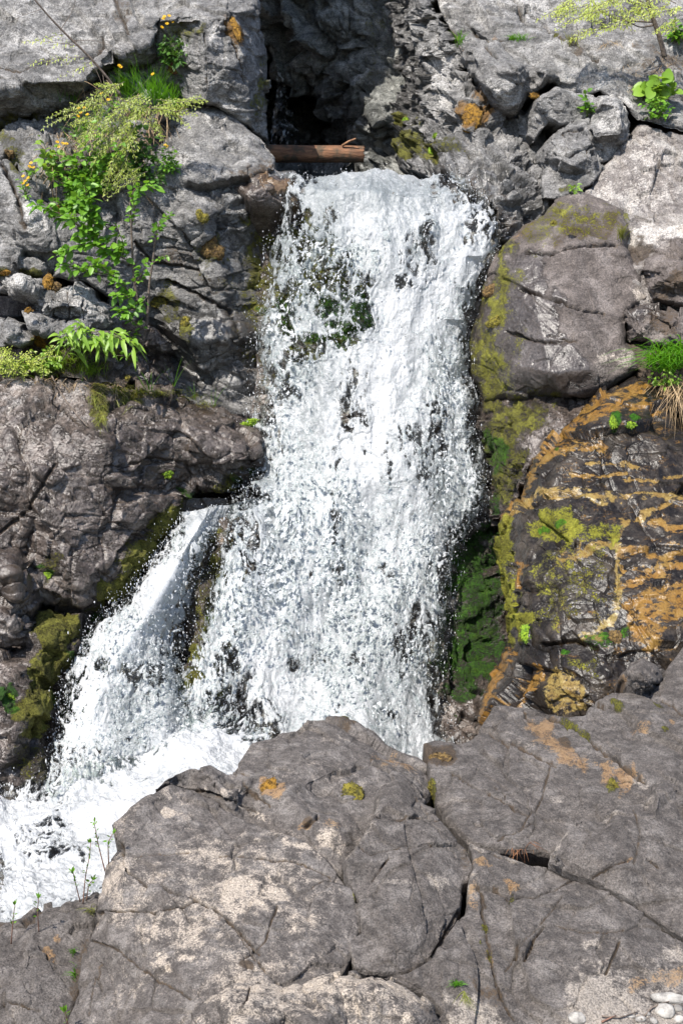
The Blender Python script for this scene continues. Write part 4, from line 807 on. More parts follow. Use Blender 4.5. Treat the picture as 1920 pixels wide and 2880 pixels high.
fore('broad brown rock shelf below the orange-banded boulder, seamed with moss-filled cracks',
     [(1186, 2090, 5.75), (1220, 2078, 5.8), (1290, 2080, 5.82), (1327, 2066, 5.86), (1360, 2040, 5.95), (1382, 1992, 6.08), (1400, 1985, 6.1), (1470, 1990, 6.12), (1530, 2003, 6.1), (1590, 2015, 6.08), (1640, 2010, 6.1), (1655, 1985, 6.18), (1720, 1955, 6.28), (1800, 1940, 6.35), (1850, 1900, 6.45), (1880, 1860, 6.55), (1930, 1800, 6.65), (2090, 1760, 6.7), (2090, 2260, 5.3), (1920, 2215, 5.4), (1880, 2200, 5.4), (1848, 2205, 5.36), (1820, 2270, 5.2), (1740, 2280, 5.16), (1690, 2322, 5.06), (1620, 2345, 5.02), (1595, 2400, 4.95), (1552, 2416, 4.9), (1486, 2404, 4.9), (1419, 2404, 4.9), (1330, 2388, 4.92), (1292, 2362, 4.98), (1255, 2312, 5.12), (1228, 2258, 5.32), (1205, 2180, 5.5)],
     [(1300, 2130, 5.6), (1440, 2080, 5.78), (1560, 2120, 5.66), (1280, 2230, 5.32), (1420, 2230, 5.34), (1560, 2200, 5.42), (1700, 2080, 5.8), (1850, 2000, 6.05), (1720, 2200, 5.44), (1900, 2100, 5.75), (1500, 2320, 5.08), (1650, 2250, 5.24)], 64, M_PLATE, R=10, RD=.05,
     cracks=[([(1380, 2055), (1440, 2100), (1560, 2160)], 6, .03), ([(1545, 2015), (1620, 2050), (1700, 2110), (1745, 2145), (1810, 2200)], 7, .035), ([(1270, 2170), (1340, 2220), (1420, 2270), (1480, 2310)], 5, .022), ([(1470, 2340), (1520, 2250), (1550, 2150)], 4, .012), ([(1380, 2210), (1410, 2230), (1420, 2260)], 4, .012), ([(1470, 2010), (1510, 2030)], 4, .02), ([(1670, 1980), (1700, 2000)], 5, .02), ([(1860, 1970), (1920, 2020)], 5, .02), ([(1730, 2200), (1760, 2190), (1810, 2205)], 5, .02), ([(1400, 2382), (1500, 2330)], 4, .012)],
     masks={'rust': [('p', [(1480, 2020), (1560, 2010), (1560, 2060), (1640, 2130), (1640, 2170), (1580, 2160), (1500, 2070)], 22, .75), ('p', [(1680, 2140), (1760, 2150), (1800, 2200), (1740, 2230), (1690, 2190)], 20, .8), ('e', 1810, 2055, 30, 12, 0, .5), ('e', 1890, 2040, 20, 8, .7, .6)],
            'dirt': [('p', [(1200, 2100), (1270, 2095), (1280, 2130), (1230, 2160), (1195, 2140)], 10, 1), ('e', 1585, 2085, 22, 14, .5, .9), ('e', 1505, 2060, 14, 10, 0, .5)], 'moss': [('e', 1215, 2218, 16, 24, 0, .8), ('e', 1722, 2215, 16, 20, 0, .8), ('e', 1865, 2062, 12, 9, 0, .8), ('e', 1850, 1992, 18, 8, .5, .7), ('e', 1620, 2050, 50, 8, .6, .6), ('e', 1735, 1995, 20, 8, .6, .7)], 'pale': [('e', 1460, 2100, 40, 26, 0, .5), ('e', 1790, 2200, 40, 18, .5, .7), ('e', 1565, 2245, 20, 12, 0, .4)]})
small('boulder', 'small grey boulder resting where the banded boulder meets the brown shelf',
      [(1750, 1935, 6.3), (1742, 1890, 6.35), (1770, 1852, 6.45), (1810, 1842, 6.48), (1845, 1862, 6.5), (1872, 1905, 6.5), (1862, 1950, 6.35), (1800, 1965, 6.22)], [(1800, 1890, 6.15), (1820, 1920, 6.12)], 65, M_PLATE, R=16, RD=.1, fac=((.2, .02), (.07, .008)), nse=(.02, .006), back=(0, .4, -.5), masks={'dirt': [('e', 1745, 1930, 12, 40, 0, .6)], 'rust': [('e', 1750, 1910, 10, 20, 0, .6)]})
fore('long cracked slab spanning the lower right foreground, pale and flaking near the pebbles',
     [(1322, 2352, 4.86), (1375, 2375, 4.84), (1440, 2400, 4.8), (1500, 2420, 4.78), (1540, 2426, 4.76), (1585, 2456, 4.68), (1664, 2484, 4.6), (1725, 2514, 4.55), (1786, 2545, 4.5), (1878, 2613, 4.4), (1925, 2640, 4.35), (2090, 2700, 4.3), (2090, 2960, 3.9), (1150, 2960, 3.92), (1240, 2850, 4.02), (1190, 2790, 4.12), (1120, 2770, 4.15), (1080, 2745, 4.16), (1150, 2732, 4.18), (1215, 2697, 4.24), (1262, 2625, 4.36), (1304, 2550, 4.48), (1315, 2475, 4.62), (1330, 2430, 4.7)],
     [(1360, 2388, 4.78), (1470, 2440, 4.68), (1400, 2520, 4.52), (1550, 2540, 4.48), (1450, 2650, 4.3), (1600, 2680, 4.26), (1750, 2640, 4.32), (1340, 2720, 4.2), (1500, 2800, 4.08), (1700, 2800, 4.1), (1900, 2780, 4.15), (1300, 2640, 4.34)], 66, M_PLATE, strat=.006, fac=((.7, .02), (.2, .015), (.06, .003)),
     cracks=[([(1330, 2372), (1400, 2400), (1475, 2430)], 3, .01), ([(1580, 2520), (1470, 2655), (1420, 2720)], 4, .012), ([(1525, 2605), (1500, 2640), (1475, 2700)], 6, .035), ([(1455, 2655), (1450, 2690)], 6, .03), ([(1345, 2480), (1360, 2580), (1375, 2680), (1400, 2780), (1440, 2860)], 5, .02), ([(1390, 2480), (1440, 2510), (1500, 2515), (1570, 2490), (1640, 2450)], 4, .018), ([(1790, 2545), (1880, 2610), (1920, 2640)], 6, .04), ([(1740, 2650), (1700, 2740)], 5, .02), ([(1560, 2600), (1640, 2630), (1750, 2620)], 4, .012), ([(1310, 2470), (1350, 2490), (1360, 2530)], 5, .02)],
     masks={'pale': [('p', [(1325, 2352), (1440, 2385), (1545, 2422), (1530, 2434), (1430, 2412), (1330, 2375)], 5, .65), ('p', [(1600, 2780), (1700, 2700), (1930, 2650), (1930, 2960), (1560, 2960)], 40, .8), ('p', [(1250, 2800), (1400, 2820), (1450, 2960), (1240, 2960)], 26, .9), ('e', 1660, 2665, 30, 16, 0, .8), ('e', 1320, 2510, 30, 50, 0, .6), ('e', 1500, 2640, 100, 60, 0, .2)],  # first pale strip is a highlight painted on the slab's upper edge
            'rust': [('e', 1360, 2415, 28, 14, .2, .7), ('e', 1435, 2475, 22, 10, .3, .7), ('e', 1330, 2500, 18, 30, 0, .5), ('p', [(1780, 2750), (1930, 2700), (1930, 2760), (1760, 2790)], 14, .5), ('e', 1375, 2680, 10, 30, -.1, .6)], 'moss': [('e', 1362, 2590, 10, 18, -.2, .8), ('e', 1350, 2640, 8, 12, 0, .7), ('e', 1375, 2680, 8, 24, -.1, .6), ('e', 1440, 2515, 8, 10, 0, .7)], 'dirt': [('p', [(1290, 2740), (1420, 2790), (1440, 2830), (1380, 2820)], 16, .6), ('e', 1600, 2470, 20, 8, .4, .6)]})
fore('angular grey-brown block with a raised pale edge on the right of the foreground',
     [(1552, 2428, 4.72), (1560, 2402, 4.76), (1580, 2370, 4.82), (1612, 2314, 4.90), (1690, 2312, 4.96), (1740, 2270, 5.04), (1817, 2264, 5.06), (1835, 2210, 5.18), (1850, 2194, 5.22), (1880, 2190, 5.22), (1922, 2210, 5.19), (2090, 2250, 5.14), (2090, 2690, 4.30), (1925, 2632, 4.36), (1878, 2604, 4.40), (1786, 2536, 4.50), (1725, 2506, 4.54), (1664, 2476, 4.60), (1585, 2446, 4.68)],
     [(1600, 2330, 4.84), (1560, 2415, 4.66), (1640, 2400, 4.68), (1730, 2330, 4.82), (1750, 2450, 4.58), (1850, 2240, 5.00), (1850, 2400, 4.68), (1920, 2500, 4.52), (1840, 2300, 4.89)], 67, M_PLATE, R=4, RD=.015, jit=2, fac=((.7, .025), (.22, .012), (.06, .003)),
     cracks=[([(1670, 2470), (1720, 2435), (1765, 2420)], 5, .03), ([(1780, 2280), (1800, 2340), (1780, 2430)], 4, .012), ([(1820, 2410), (1850, 2430)], 4, .02), ([(1735, 2272), (1700, 2330)], 3.5, .01)],
     masks={'pale': [('p', [(1545, 2424), (1600, 2320), (1622, 2314), (1570, 2410)], 6, .65), ('p', [(1690, 2312), (1740, 2270), (1825, 2262), (1820, 2276), (1745, 2284), (1700, 2325)], 6, .5), ('p', [(1817, 2264), (1850, 2192), (1922, 2206), (1922, 2222), (1856, 2206), (1830, 2270)], 5, .5)], 'rust': [('e', 1755, 2425, 25, 7, -.4, .6)]})  # pale strips here are sunlit-edge highlights put into the colour
fore('pale weathered rock cropped by the bottom of the photograph',
     [(500, 2960, 3.75), (551, 2820, 3.96), (588, 2788, 4.0), (673, 2762, 4.03), (722, 2762, 4.04), (790, 2786, 4.02), (840, 2765, 4.04), (888, 2746, 4.06), (960, 2728, 4.08), (997, 2731, 4.08), (1015, 2752, 4.06), (1082, 2744, 4.08), (1156, 2774, 4.04), (1217, 2817, 3.98), (1254, 2872, 3.9), (1280, 2960, 3.78)],
     [(640, 2830, 3.84), (800, 2840, 3.82), (950, 2790, 3.9), (1080, 2800, 3.88), (1150, 2860, 3.8), (900, 2900, 3.72), (700, 2930, 3.68)], 68, R=16, RD=.06, fac=((.4, .03), (.14, .014), (.05, .005)), nse=(.025, .007),
     cracks=[([(700, 2790), (695, 2840), (680, 2860)], 4, .015)], masks={'pale': [('e', 900, 2860, 420, 130, 0, .5), ('p', [(550, 2830), (600, 2785), (720, 2760), (790, 2790), (960, 2726), (1010, 2750), (1090, 2745), (1220, 2820), (1190, 2840), (1080, 2800), (950, 2790), (800, 2830), (640, 2830)], 16, .9), ('e', 1000, 2850, 120, 80, .4, .55)], 'dirt': [('e', 1210, 2860, 30, 60, -.4, .3)]})
fore('dark brown rock at the bottom left with twigs sprouting along its rim',
     [(-180, 2640, 4.75), (0, 2590, 4.95), (49, 2566, 5.0), (90, 2545, 5.05), (141, 2529, 5.08), (202, 2529, 5.05), (227, 2505, 5.1), (276, 2493, 5.05), (285, 2560, 4.85), (262, 2650, 4.62), (240, 2760, 4.42), (200, 2870, 4.25), (200, 2960, 4.15), (-180, 2960, 4.15)],
     [(100, 2600, 4.72), (200, 2580, 4.78), (60, 2720, 4.45), (180, 2720, 4.5), (80, 2860, 4.22)], 69, M_PLATE, R=16, RD=.07, fac=((.5, .03), (.16, .018), (.05, .005)), nse=(.03, .007),
     cracks=[([(40, 2605), (80, 2575), (115, 2545)], 7, .05), ([(0, 2805), (60, 2825), (110, 2840)], 6, .03), ([(115, 2655), (140, 2680)], 5, .02)], masks={'pale': [('e', 40, 2700, 60, 60, 0, .2), ('e', 30, 2850, 60, 30, 0, .3)], 'rust': [('e', 140, 2670, 20, 14, .5, .7), ('e', 160, 2640, 12, 12, 0, .6)], 'dirt': [('e', 75, 2580, 40, 10, -.6, .8), ('p', [(200, 2700), (240, 2640), (240, 2780), (200, 2860)], 12, .7)]})
# ground under the near rocks and the bed of the stream, one sheet to the horizon
gx = np.linspace(-60, 60, 61); gy = np.linspace(-20, 90, 56)
GX, GY = np.meshgrid(gx, gy)
GV = np.stack([GX.ravel(), GY.ravel(), np.full(GX.size, 0.15)], 1)
hill = np.clip(GV[:, 1] - 19, 0, 60)
GV[:, 2] += hill * 0.75 + np.clip(np.abs(GV[:, 0]) - 8, 0, 60) * 0.3 + 0.5 * fbm(GV / 6, 3, 4) * np.clip(np.hypot(GV[:, 0], GV[:, 1] - 8) / 20, 0, 1)
ii = np.arange(55 * 60).reshape(-1)
r0 = (ii // 60) * 61 + ii % 60
g_ = link_mesh('ground', GV, np.stack([r0, r0 + 1, r0 + 62, r0 + 61], 1), M_BROWN, {k: np.zeros(len(GV)) for k in KEYS})
tag(g_, kind='structure')
def plain_sheet(name, label, outline, inner, mat, L=16, seed=1, amp=.12, attrs=None):
    V, F, o = surface(outline, inner, seed, 0, 60)
    F = face_camera(V, F); V, F = refine(V, F, L); F = face_camera(V, F)
    V = V + vnormals(V, F) * (amp * fbm(V / .8, 4, seed))[:, None]
    at = {k: np.zeros(len(V)) for k in KEYS}
    at.update({k: np.full(len(V), v) for k, v in (attrs or {}).items()})
    return tag(link_mesh(name, V, F, mat, at), label, kind='structure')
plain_sheet('cliff', 'bedrock behind the rocks', [(-900, -700, 13.5), (500, -700, 13.5), (560, -200, 12.6), (640, 200, 12.2), (640, 480, 11.6), (700, 1000, 10.9), (690, 1500, 10.3), (600, 2100, 9.5), (600, 2420, 9.0), (-900, 2500, 9.2)], [(0, 0, 12.0), (0, 400, 11.3), (300, 800, 10.7), (0, 1200, 10.0), (300, 1500, 9.7), (0, 1900, 9.0)], M_DARK, seed=2)
plain_sheet('cliff', 'bedrock behind the rocks', [(1230, -700, 14.0), (2900, -700, 13.5), (2900, 2500, 8.5), (1450, 2500, 8.9), (1500, 2000, 8.9), (1480, 1300, 10.2), (1480, 800, 10.9), (1420, 560, 11.2), (1300, 380, 11.9), (1230, 150, 12.8)], [(1700, 0, 12.6), (1700, 400, 11.4), (1700, 800, 10.6), (1700, 1200, 9.8), (1700, 1700, 8.8)], M_DARK, seed=4)
plain_sheet('streambed', 'bedrock under the near rocks', [(-900, 2500, 6.4), (200, 2540, 6.0), (560, 2400, 6.3), (900, 2260, 6.8), (1300, 2200, 7.2), (1900, 2050, 7.4), (2900, 2000, 7.4), (2900, 3100, 3.9), (1000, 3050, 3.9), (-900, 3050, 3.9)], [(960, 2600, 5.0), (400, 2700, 4.8), (1500, 2600, 5.0)], M_BROWN, seed=5, attrs={'dirt': .6})
# ---------------------------------------------------------------- water
M_FOAM = mat_foam(); M_DROP = mat_drop(); M_POOL = mat_pool()
def water(name, label, outline, inner, thin, L=3.4, seed=1, amp=(0.10, 0.020, 0.006), R=45, RD=0.22, stretch=2.0, base=.9, cut=0.06, kind='structure', edge=None, white=(), veil=0.0):
    V, F, o = surface(outline, inner, seed, 9, 30)
    F = face_camera(V, F); V, F = refine(V, F, L); F = face_camera(V, F)
    E, c = edges_of(F)
    V = smooth(V, F, 8, np.unique(E[c == 1]))
    px, py, _ = proj(V); N = vnormals(V, F)
    S = np.array([1, 1 / stretch, 1 / stretch])
    d = np.minimum.reduce([seg_dist(px, py, e_) for e_ in edge]) if edge else seg_dist(px, py, outline, True)
    q = V * S
    w = np.stack([fbm(q / .22 + 7 * k, 3, seed + 30 + k) for k in range(3)], 1)
    qw = q + .06 * w
    h = amp[0] * fbm(qw / 0.42, 3, seed) + amp[1] * fbm(qw / 0.13, 3, seed + 3) + amp[2] * 1.8 * fbm(qw / 0.035, 4, seed + 6, .68)
    # density: painted thin places, clumps, and a web of strands at two sizes
    rho = np.full(len(V), base)
    nz = fbm(np.stack([px / 60, py / 60, np.full(len(px), seed)], 1), 4, seed + 11) * 1.6
    for (cx, cy, rx, ry, a, k) in thin:
        ca, sa = math.cos(a), math.sin(a)
        x = ((px - cx) * ca + (py - cy) * sa) / rx; y = (-(px - cx) * sa + (py - cy) * ca) / ry
        r = np.sqrt(x * x + y * y)
        rho = np.minimum(rho, 1 - k * sstep(0, .8, 1 - r + nz * .45))
    rho = np.minimum(rho, 0.25 + 0.75 * sstep(0, 70, d + nz * 30))
    rho = rho - 0.55 * sstep(0.0, 0.6, fbm(q / 0.45, 3, seed + 13) * 1.5 + .3 * nz) * (rho > .5)
    g1 = voronoi(qw / 0.13, seed + 1); g2 = voronoi(qw / 0.05, seed + 2)
    web = np.maximum(1 - np.clip((g1[1] - g1[0]) / .34, 0, 1), .8 * (1 - np.clip((g2[1] - g2[0]) / .5, 0, 1)))
    fb = fbm(qw / 0.03, 5, seed + 15, .66) * 1.5 + .5
    dn = .42 * web + .58 * fb
    op = sstep(-0.2, 0.25, dn - (1 - rho) * 0.9)
    hole = (g1[3][:, 0] < .5) * sstep(.06, .22, g1[1] - g1[0] + .1 * (fb - .5))
    film = (1 - hole) * (.10 + .32 * fb) * sstep(.05, .4, rho)
    op = np.maximum(op * (1 - .5 * hole * (rho < .6)), np.clip(film, 0, 1))
    if veil:
        far = fbm(q / 0.22, 3, seed + 51)
        fine = fbm(qw / 0.018, 4, seed + 52, .65) * 1.4 + .5
        core = np.exp(-(seg_dist(px + 40 * nz, py + 40 * nz, [(1380, 640), (1250, 760), (1100, 900), (1010, 1050), (980, 1250)]) / 110) ** 2)
        dn = .4 * dn + .6 * fine + .22 * (fbm(q / 0.6, 2, seed + 53) - .1) - .22 * core
        op = sstep(.62 - veil, .84 - veil, dn + .25 * far) * sstep(0, 40, d)
        h = h + .05 * far
    h = h + 0.02 * web * (1 - rho) + .012 * (op - .5) * (rho < .8)
    V = V + N * h[:, None]
    t = np.clip(1 - d / R, 0, 1)
    V[:, 1] += RD * (1 - np.sqrt(1 - t * t * .98))
    keep = op[F].max(1) > cut
    F = F[keep]
    used = np.unique(F); m = np.full(len(V), -1); m[used] = np.arange(len(used))
    wh = np.zeros(len(V))
    for pts, w_, k_ in white:
        wh = wh + k_ * np.exp(-(seg_dist(px + 30 * nz, py + 30 * nz, pts) / w_) ** 2)
    ob = link_mesh(name, V[used], m[F], M_FOAM, {'foam': np.clip(.10 + .22 * (veil > 0) + wh + rho * .42 + (fb - .5) * .55 + .75 * fbm(q / 0.3, 3, seed + 41), 0, 1)[used], 'opac': op[used]})
    tag(ob, label, kind=kind)
    return V, N, px, py, rho, d
FALL_L = [(800, 492), (785, 560), (775, 640), (765, 720), (760, 800), (735, 900), (725, 960), (728, 1040), (732, 1110), (722, 1200), (712, 1290), (675, 1370), (635, 1430), (612, 1500), (598, 1600), (574, 1700), (546, 1800), (510, 1900), (450, 1990), (450, 2100), (520, 2280)]
FALL_R = [(1330, 2280), (1300, 2150), (1262, 2060), (1255, 1950), (1262, 1850), (1270, 1720), (1290, 1580), (1330, 1500), (1375, 1420), (1380, 1300), (1340, 1200), (1355, 1120), (1320, 1050), (1322, 930), (1362, 820), (1402, 700), (1396, 620), (1352, 540), (1290, 492), (1240, 484), (1180, 500), (1090, 480), (1000, 490), (900, 505)]
fo = [(x, y, float(YS(y)) + (.12 if x > 900 else .12 - .46 * min(1, max(0, (y - 1280) / 250)))) for x, y in FALL_L + FALL_R]
fi = []
for y in range(540, 2260, 90):
    for f in (.05, .14, .3, .5, .7, .86, .95):
        xl = np.interp(y, [p[1] for p in FALL_L], [p[0] for p in FALL_L]); xr = np.interp(y, [p[1] for p in FALL_R[:19][::-1]], [p[0] for p in FALL_R[:19][::-1]])
        fi.append((xl + f * (xr - xl), y, float(YS(y)) + .12 - .27 * math.sqrt(1 - (2 * f - 1) ** 2) - .42 * max(0, 1 - f / .4) * min(1, max(0, (y - 1280) / 250))))
fall = water('waterfall', 'main white waterfall plunging between the rocks', fo, fi,
      [(880, 690, 150, 140, 0, .62), (800, 830, 90, 150, .0, .66), (960, 870, 120, 150, .3, .62), (965, 945, 85, 55, -.5, .97), (860, 800, 110, 180, .1, .5), (1020, 640, 60, 60, 0, .35), (870, 980, 120, 60, -.3, .8), (770, 1060, 60, 130, .1, .62), (1000, 780, 90, 60, .3, .6), (970, 715, 30, 25, 0, .9), (1120, 790, 30, 40, .2, .8), (1335, 640, 35, 80, .1, .7), (1000, 1190, 70, 40, .3, .5), (940, 1330, 30, 110, .1, .5), (945, 1500, 32, 140, .05, .62), (960, 1620, 30, 80, 0, .5), (1330, 1000, 40, 120, 0, .6), (1345, 1260, 45, 140, 0, .62), (1300, 1560, 40, 90, .3, .5), (590, 1540, 60, 110, .15, .85), (560, 1720, 50, 130, .15, .85), (530, 1880, 50, 80, .2, .75), (700, 1650, 60, 90, .3, .4), (1080, 1600, 80, 60, .2, .42), (1100, 1330, 60, 60, 0, .3), (640, 2020, 90, 60, -.3, .72), (600, 2090, 50, 70, .3, .8), (740, 2050, 120, 50, -.2, .6), (900, 1850, 120, 60, .2, .4), (1020, 1870, 30, 26, 0, .75), (1110, 1760, 12, 14, 0, .8), (1240, 1560, 90, 60, .5, .4), (1230, 1980, 40, 120, 0, .4), (1110, 2010, 40, 24, 0, .5), (830, 1870, 50, 40, 0, .5), (760, 1250, 50, 100, 0, .5)],
      seed=101, white=(([(1380, 640), (1250, 760), (1100, 900), (1000, 1050), (1000, 1200)], 100, .4), ([(1150, 900), (1150, 1350)], 110, .12), ([(700, 1560), (760, 1700), (640, 1900)], 110, .2), ([(820, 540), (1250, 530)], 60, -.25), ([(830, 700), (800, 1000)], 130, -.2), ([(1050, 1500), (1150, 1900)], 120, -.12)), edge=(FALL_L, FALL_R[:19]))
SIDE_L = [(492, 1470), (445, 1550), (385, 1645), (300, 1730), (215, 1820), (175, 1930), (150, 2050), (125, 2170), (100, 2260)]
SIDE_R = [(640, 1500), (600, 1530), (565, 1600), (540, 1680), (522, 1780), (515, 1900), (540, 1990), (600, 2060)]
side = water('waterfall', 'narrow side cascade foaming down the left between mossy rocks',
      [(500, 1440, 8.70), (545, 1438, 8.72), (590, 1414, 8.80), (650, 1418, 8.92), (735, 1400, 9.15), (730, 1450, 9.1), (680, 1475, 8.95), (640, 1500, 8.76), (600, 1530, 8.62), (565, 1600, 8.55), (540, 1680, 8.45), (522, 1780, 8.3), (515, 1900, 8.12), (540, 1990, 7.98), (600, 2060, 7.85), (560, 2200, 7.5), (100, 2260, 7.2), (125, 2170, 7.4), (150, 2050, 7.6), (175, 1930, 7.8), (215, 1820, 8.0), (300, 1730, 8.2), (385, 1645, 8.4), (445, 1550, 8.58), (492, 1470, 8.68)],
      [(570, 1465, 8.56), (530, 1530, 8.42), (480, 1620, 8.24), (430, 1700, 8.08), (380, 1780, 7.95), (300, 1900, 7.72), (430, 1850, 7.95), (250, 2030, 7.5), (400, 2000, 7.68), (480, 1950, 7.85), (300, 2140, 7.25), (450, 2100, 7.4)],
      [(690, 1440, 90, 40, -.2, .62), (500, 1590, 26, 90, .5, .35), (490, 1730, 60, 120, .45, .55), (520, 1650, 30, 70, .5, .5), (300, 1860, 100, 70, -.4, .45), (430, 1910, 100, 110, .2, .45), (200, 1960, 50, 130, .2, .55), (190, 2130, 60, 90, .1, .6), (240, 2120, 100, 60, .1, .4), (500, 1930, 40, 90, 0, .45)], seed=131, R=40, RD=.12, amp=(.08, .025, .008), edge=(SIDE_L, SIDE_R), white=(([(540, 1490), (400, 1680), (260, 1890), (150, 2200)], 90, .4), ([(200, 2200), (560, 2150)], 80, .4)))
vo = [(x, y, Y - .06) for x, y, Y in fo if 560 < y < 2250]
vi = [(x, y, Y - .06) for x, y, Y in fi if 600 < y < 2200]
veil = water('spray', 'strands and splashes thrown out in front of the main fall', vo, vi, [], seed=111, amp=(.06, .03, .009), stretch=1.7, cut=.2, veil=.04, kind='stuff', edge=(FALL_L, FALL_R[:19]))
so_ = SIDE_L + SIDE_R[::-1]
sY = lambda x, y: float(np.interp(y, [1470, 1600, 1750, 1900, 2050, 2260], [8.56, 8.36, 8.02, 7.74, 7.46, 7.1])) + .0006 * (x - 380) - .05
veil2 = water('spray', 'splashes thrown out in front of the side cascade', [(x, y, sY(x, y) + .06) for x, y in so_], [(x + dx, y, sY(x + dx, y)) for x, y in SIDE_L[1:-1] for dx in (50, 100, 150) if dx < 110 or y > 1700], [], seed=141, amp=(.06, .03, .01), stretch=1.5, cut=.2, veil=.06, kind='stuff', edge=(SIDE_L, SIDE_R))
pool = water('stream', 'churning white stream running off at the lower left',
      [(-180, 2225, 7.2), (0, 2222, 7.2), (140, 2215, 7.2), (330, 2150, 7.3), (480, 2050, 7.7), (600, 1990, 7.9), (760, 2080, 7.5), (760, 2200, 7.0), (560, 2320, 6.6), (400, 2420, 6.25), (330, 2520, 5.9), (250, 2640, 5.55), (0, 2720, 5.4), (-180, 2740, 5.4)],
      [(200, 2290, 6.85), (380, 2220, 6.95), (520, 2130, 7.2), (60, 2330, 6.7), (150, 2420, 6.35), (0, 2480, 6.1), (250, 2480, 6.1), (120, 2560, 5.85), (350, 2330, 6.6)],
      [(38, 2298, 16, 18, 0, .6), (0, 2460, 14, 140, 0, .7), (150, 2400, 20, 26, 0, .3), (10, 2560, 30, 50, 0, .4)], seed=151, R=30, RD=.1, base=1.0, amp=(.12, .04, .008), stretch=1.0, white=(([(-100, 2300), (300, 2240), (620, 2080)], 110, .5), ([(0, 2420), (250, 2400)], 120, .25)))
# dark pool that feeds the fall, between the lip and the hollow
pv = np.array([(-1.0, 10.7), (1.0, 10.7), (1.6, 12), (.5, 17), (-1.5, 17), (-1.6, 12)])
LIPZ = P(1000, 497, 10.0)[2] - 0.04
pw = link_mesh('pool', np.column_stack([pv, np.full(6, LIPZ)]), np.arange(6), M_POOL, sizes=[6])
tag(pw, 'dark still pool under the log', kind='structure')
# drops thrown off the falls: one mass nobody could count
OCT_V = np.array([(1, 0, 0), (-1, 0, 0), (0, 1, 0), (0, -1, 0), (0, 0, 1), (0, 0, -1)], float)
OCT_F = np.array([(0, 2, 4), (2, 1, 4), (1, 3, 4), (3, 0, 4), (2, 0, 5), (1, 2, 5), (3, 1, 5), (0, 3, 5)])
def drops(C, r, st, rs):
    k = len(C)
    sc = r[:, None, None] * np.ones((k, 1, 3)); sc[:, 0, 2] *= st
    V = OCT_V[None] * sc * rs.uniform(.75, 1.25, (k, 6, 1)) + C[:, None]
    F = OCT_F[None] + (6 * np.arange(k))[:, None, None]
    return V.reshape(-1, 3), F.reshape(-1, 3)
rs = np.random.RandomState(5)
CC, RR, SS = [], [], []
for (V, N, px, py, rho, d), n, mx in ((fall, 7500, 1), (side, 3800, 1), (pool, 2500, .6)):
    wgt = (py > 520) * np.exp(-d / 45) * 1.6 + (1 - np.clip(rho, 0, 1)) * 1.3 + .18
    i = rs.choice(len(V), n, p=wgt / wgt.sum())
    e = np.exp(-d[i] / 40)
    off = np.abs(rs.normal(0, 1, n)) * (.03 + .045 * e)
    C = V[i] + N[i] * off[:, None] * rs.uniform(.2, 1, n)[:, None] + rs.normal(0, 1, (n, 3)) * (.008 + .026 * e)[:, None] * np.array([1, .6, .7])
    CC.append(C); RR.append(.0010 + .0036 * rs.rand(n) ** 4 * mx + .0008 * rs.rand(n)); SS.append(1 + rs.rand(n) ** 2 * 3)
dv, df = drops(np.concatenate(CC), np.concatenate(RR), np.concatenate(SS), rs)
tag(link_mesh('spray', dv, df, M_DROP), 'drops of white spray flying off the falls', kind='stuff')
# ---------------------------------------------------------------- rooting on the rocks
_bvh = BVHTree.FromPolygons([tuple(v) for v in np.concatenate(BV)], [tuple(f) for f in np.concatenate(BF).tolist()], all_triangles=True)
def hit(px, py, default=9.0):
    d = ray(px, py); d = d / np.linalg.norm(d)
    loc, nrm, _, _ = _bvh.ray_cast(Vector(CAM), Vector(d))
    if loc is None:
        return P(px, py, default), np.array([0, -.7, .7])
    return np.array(loc), np.array(nrm)
def mpp(p): return np.linalg.norm(p - CAM) / FPX
rg = np.random.RandomState(21)

class MB:
    def __init__(s): s.v, s.f, s.n = [], [], 0
    def add(s, V, F):
        s.v.append(np.asarray(V, float)); s.f.append(np.asarray(F, np.int64) + s.n); s.n += len(V)
    def build(s, name, mat, parent=None, attrs=None):
        V = np.concatenate(s.v)
        if parent is not None: V = V - np.array(parent.location)
        return link_mesh(name, V, np.concatenate(s.f), mat, attrs, parent)
def unit(v): return v / (np.linalg.norm(v, axis=-1, keepdims=True) + 1e-9)
def tube(mb, pts, r0, r1, sides=5):
    pts = np.asarray(pts, float); n = len(pts)
    t = unit(np.gradient(pts, axis=0)); u = unit(np.cross(t, np.array([.31, .52, .79]))); w = np.cross(t, u)
    r = np.linspace(r0, r1, n)[:, None, None]
    a = np.arange(sides) * 2 * math.pi / sides
    V = pts[:, None] + r * (np.cos(a)[None, :, None] * u[:, None] + np.sin(a)[None, :, None] * w[:, None])
    i = np.arange(n - 1)[:, None] * sides; k = np.arange(sides)[None]; k2 = (k + 1) % sides
    A, B, C, D = i + k, i + k2, i + sides + k2, i + sides + k
    F = np.concatenate([np.stack([A, B, C], -1).reshape(-1, 3), np.stack([A, C, D], -1).reshape(-1, 3)])
    V = np.concatenate([V.reshape(-1, 3), pts[:1], pts[-1:]])
    m = n * sides
    cap = [(m, (q + 1) % sides, q) for q in range(sides)] + [(m + 1, m - sides + q, m - sides + (q + 1) % sides) for q in range(sides)]
    mb.add(V, np.concatenate([F, np.array(cap)]))
PROF = {'ovate': [.0, .8, 1.0, .78, .42, .0], 'lance': [.05, .7, 1.0, .8, .45, .0], 'round': [.15, .9, 1.1, 1.0, .65, .0], 'blade': [.8, 1.0, .9, .7, .4, .05]}
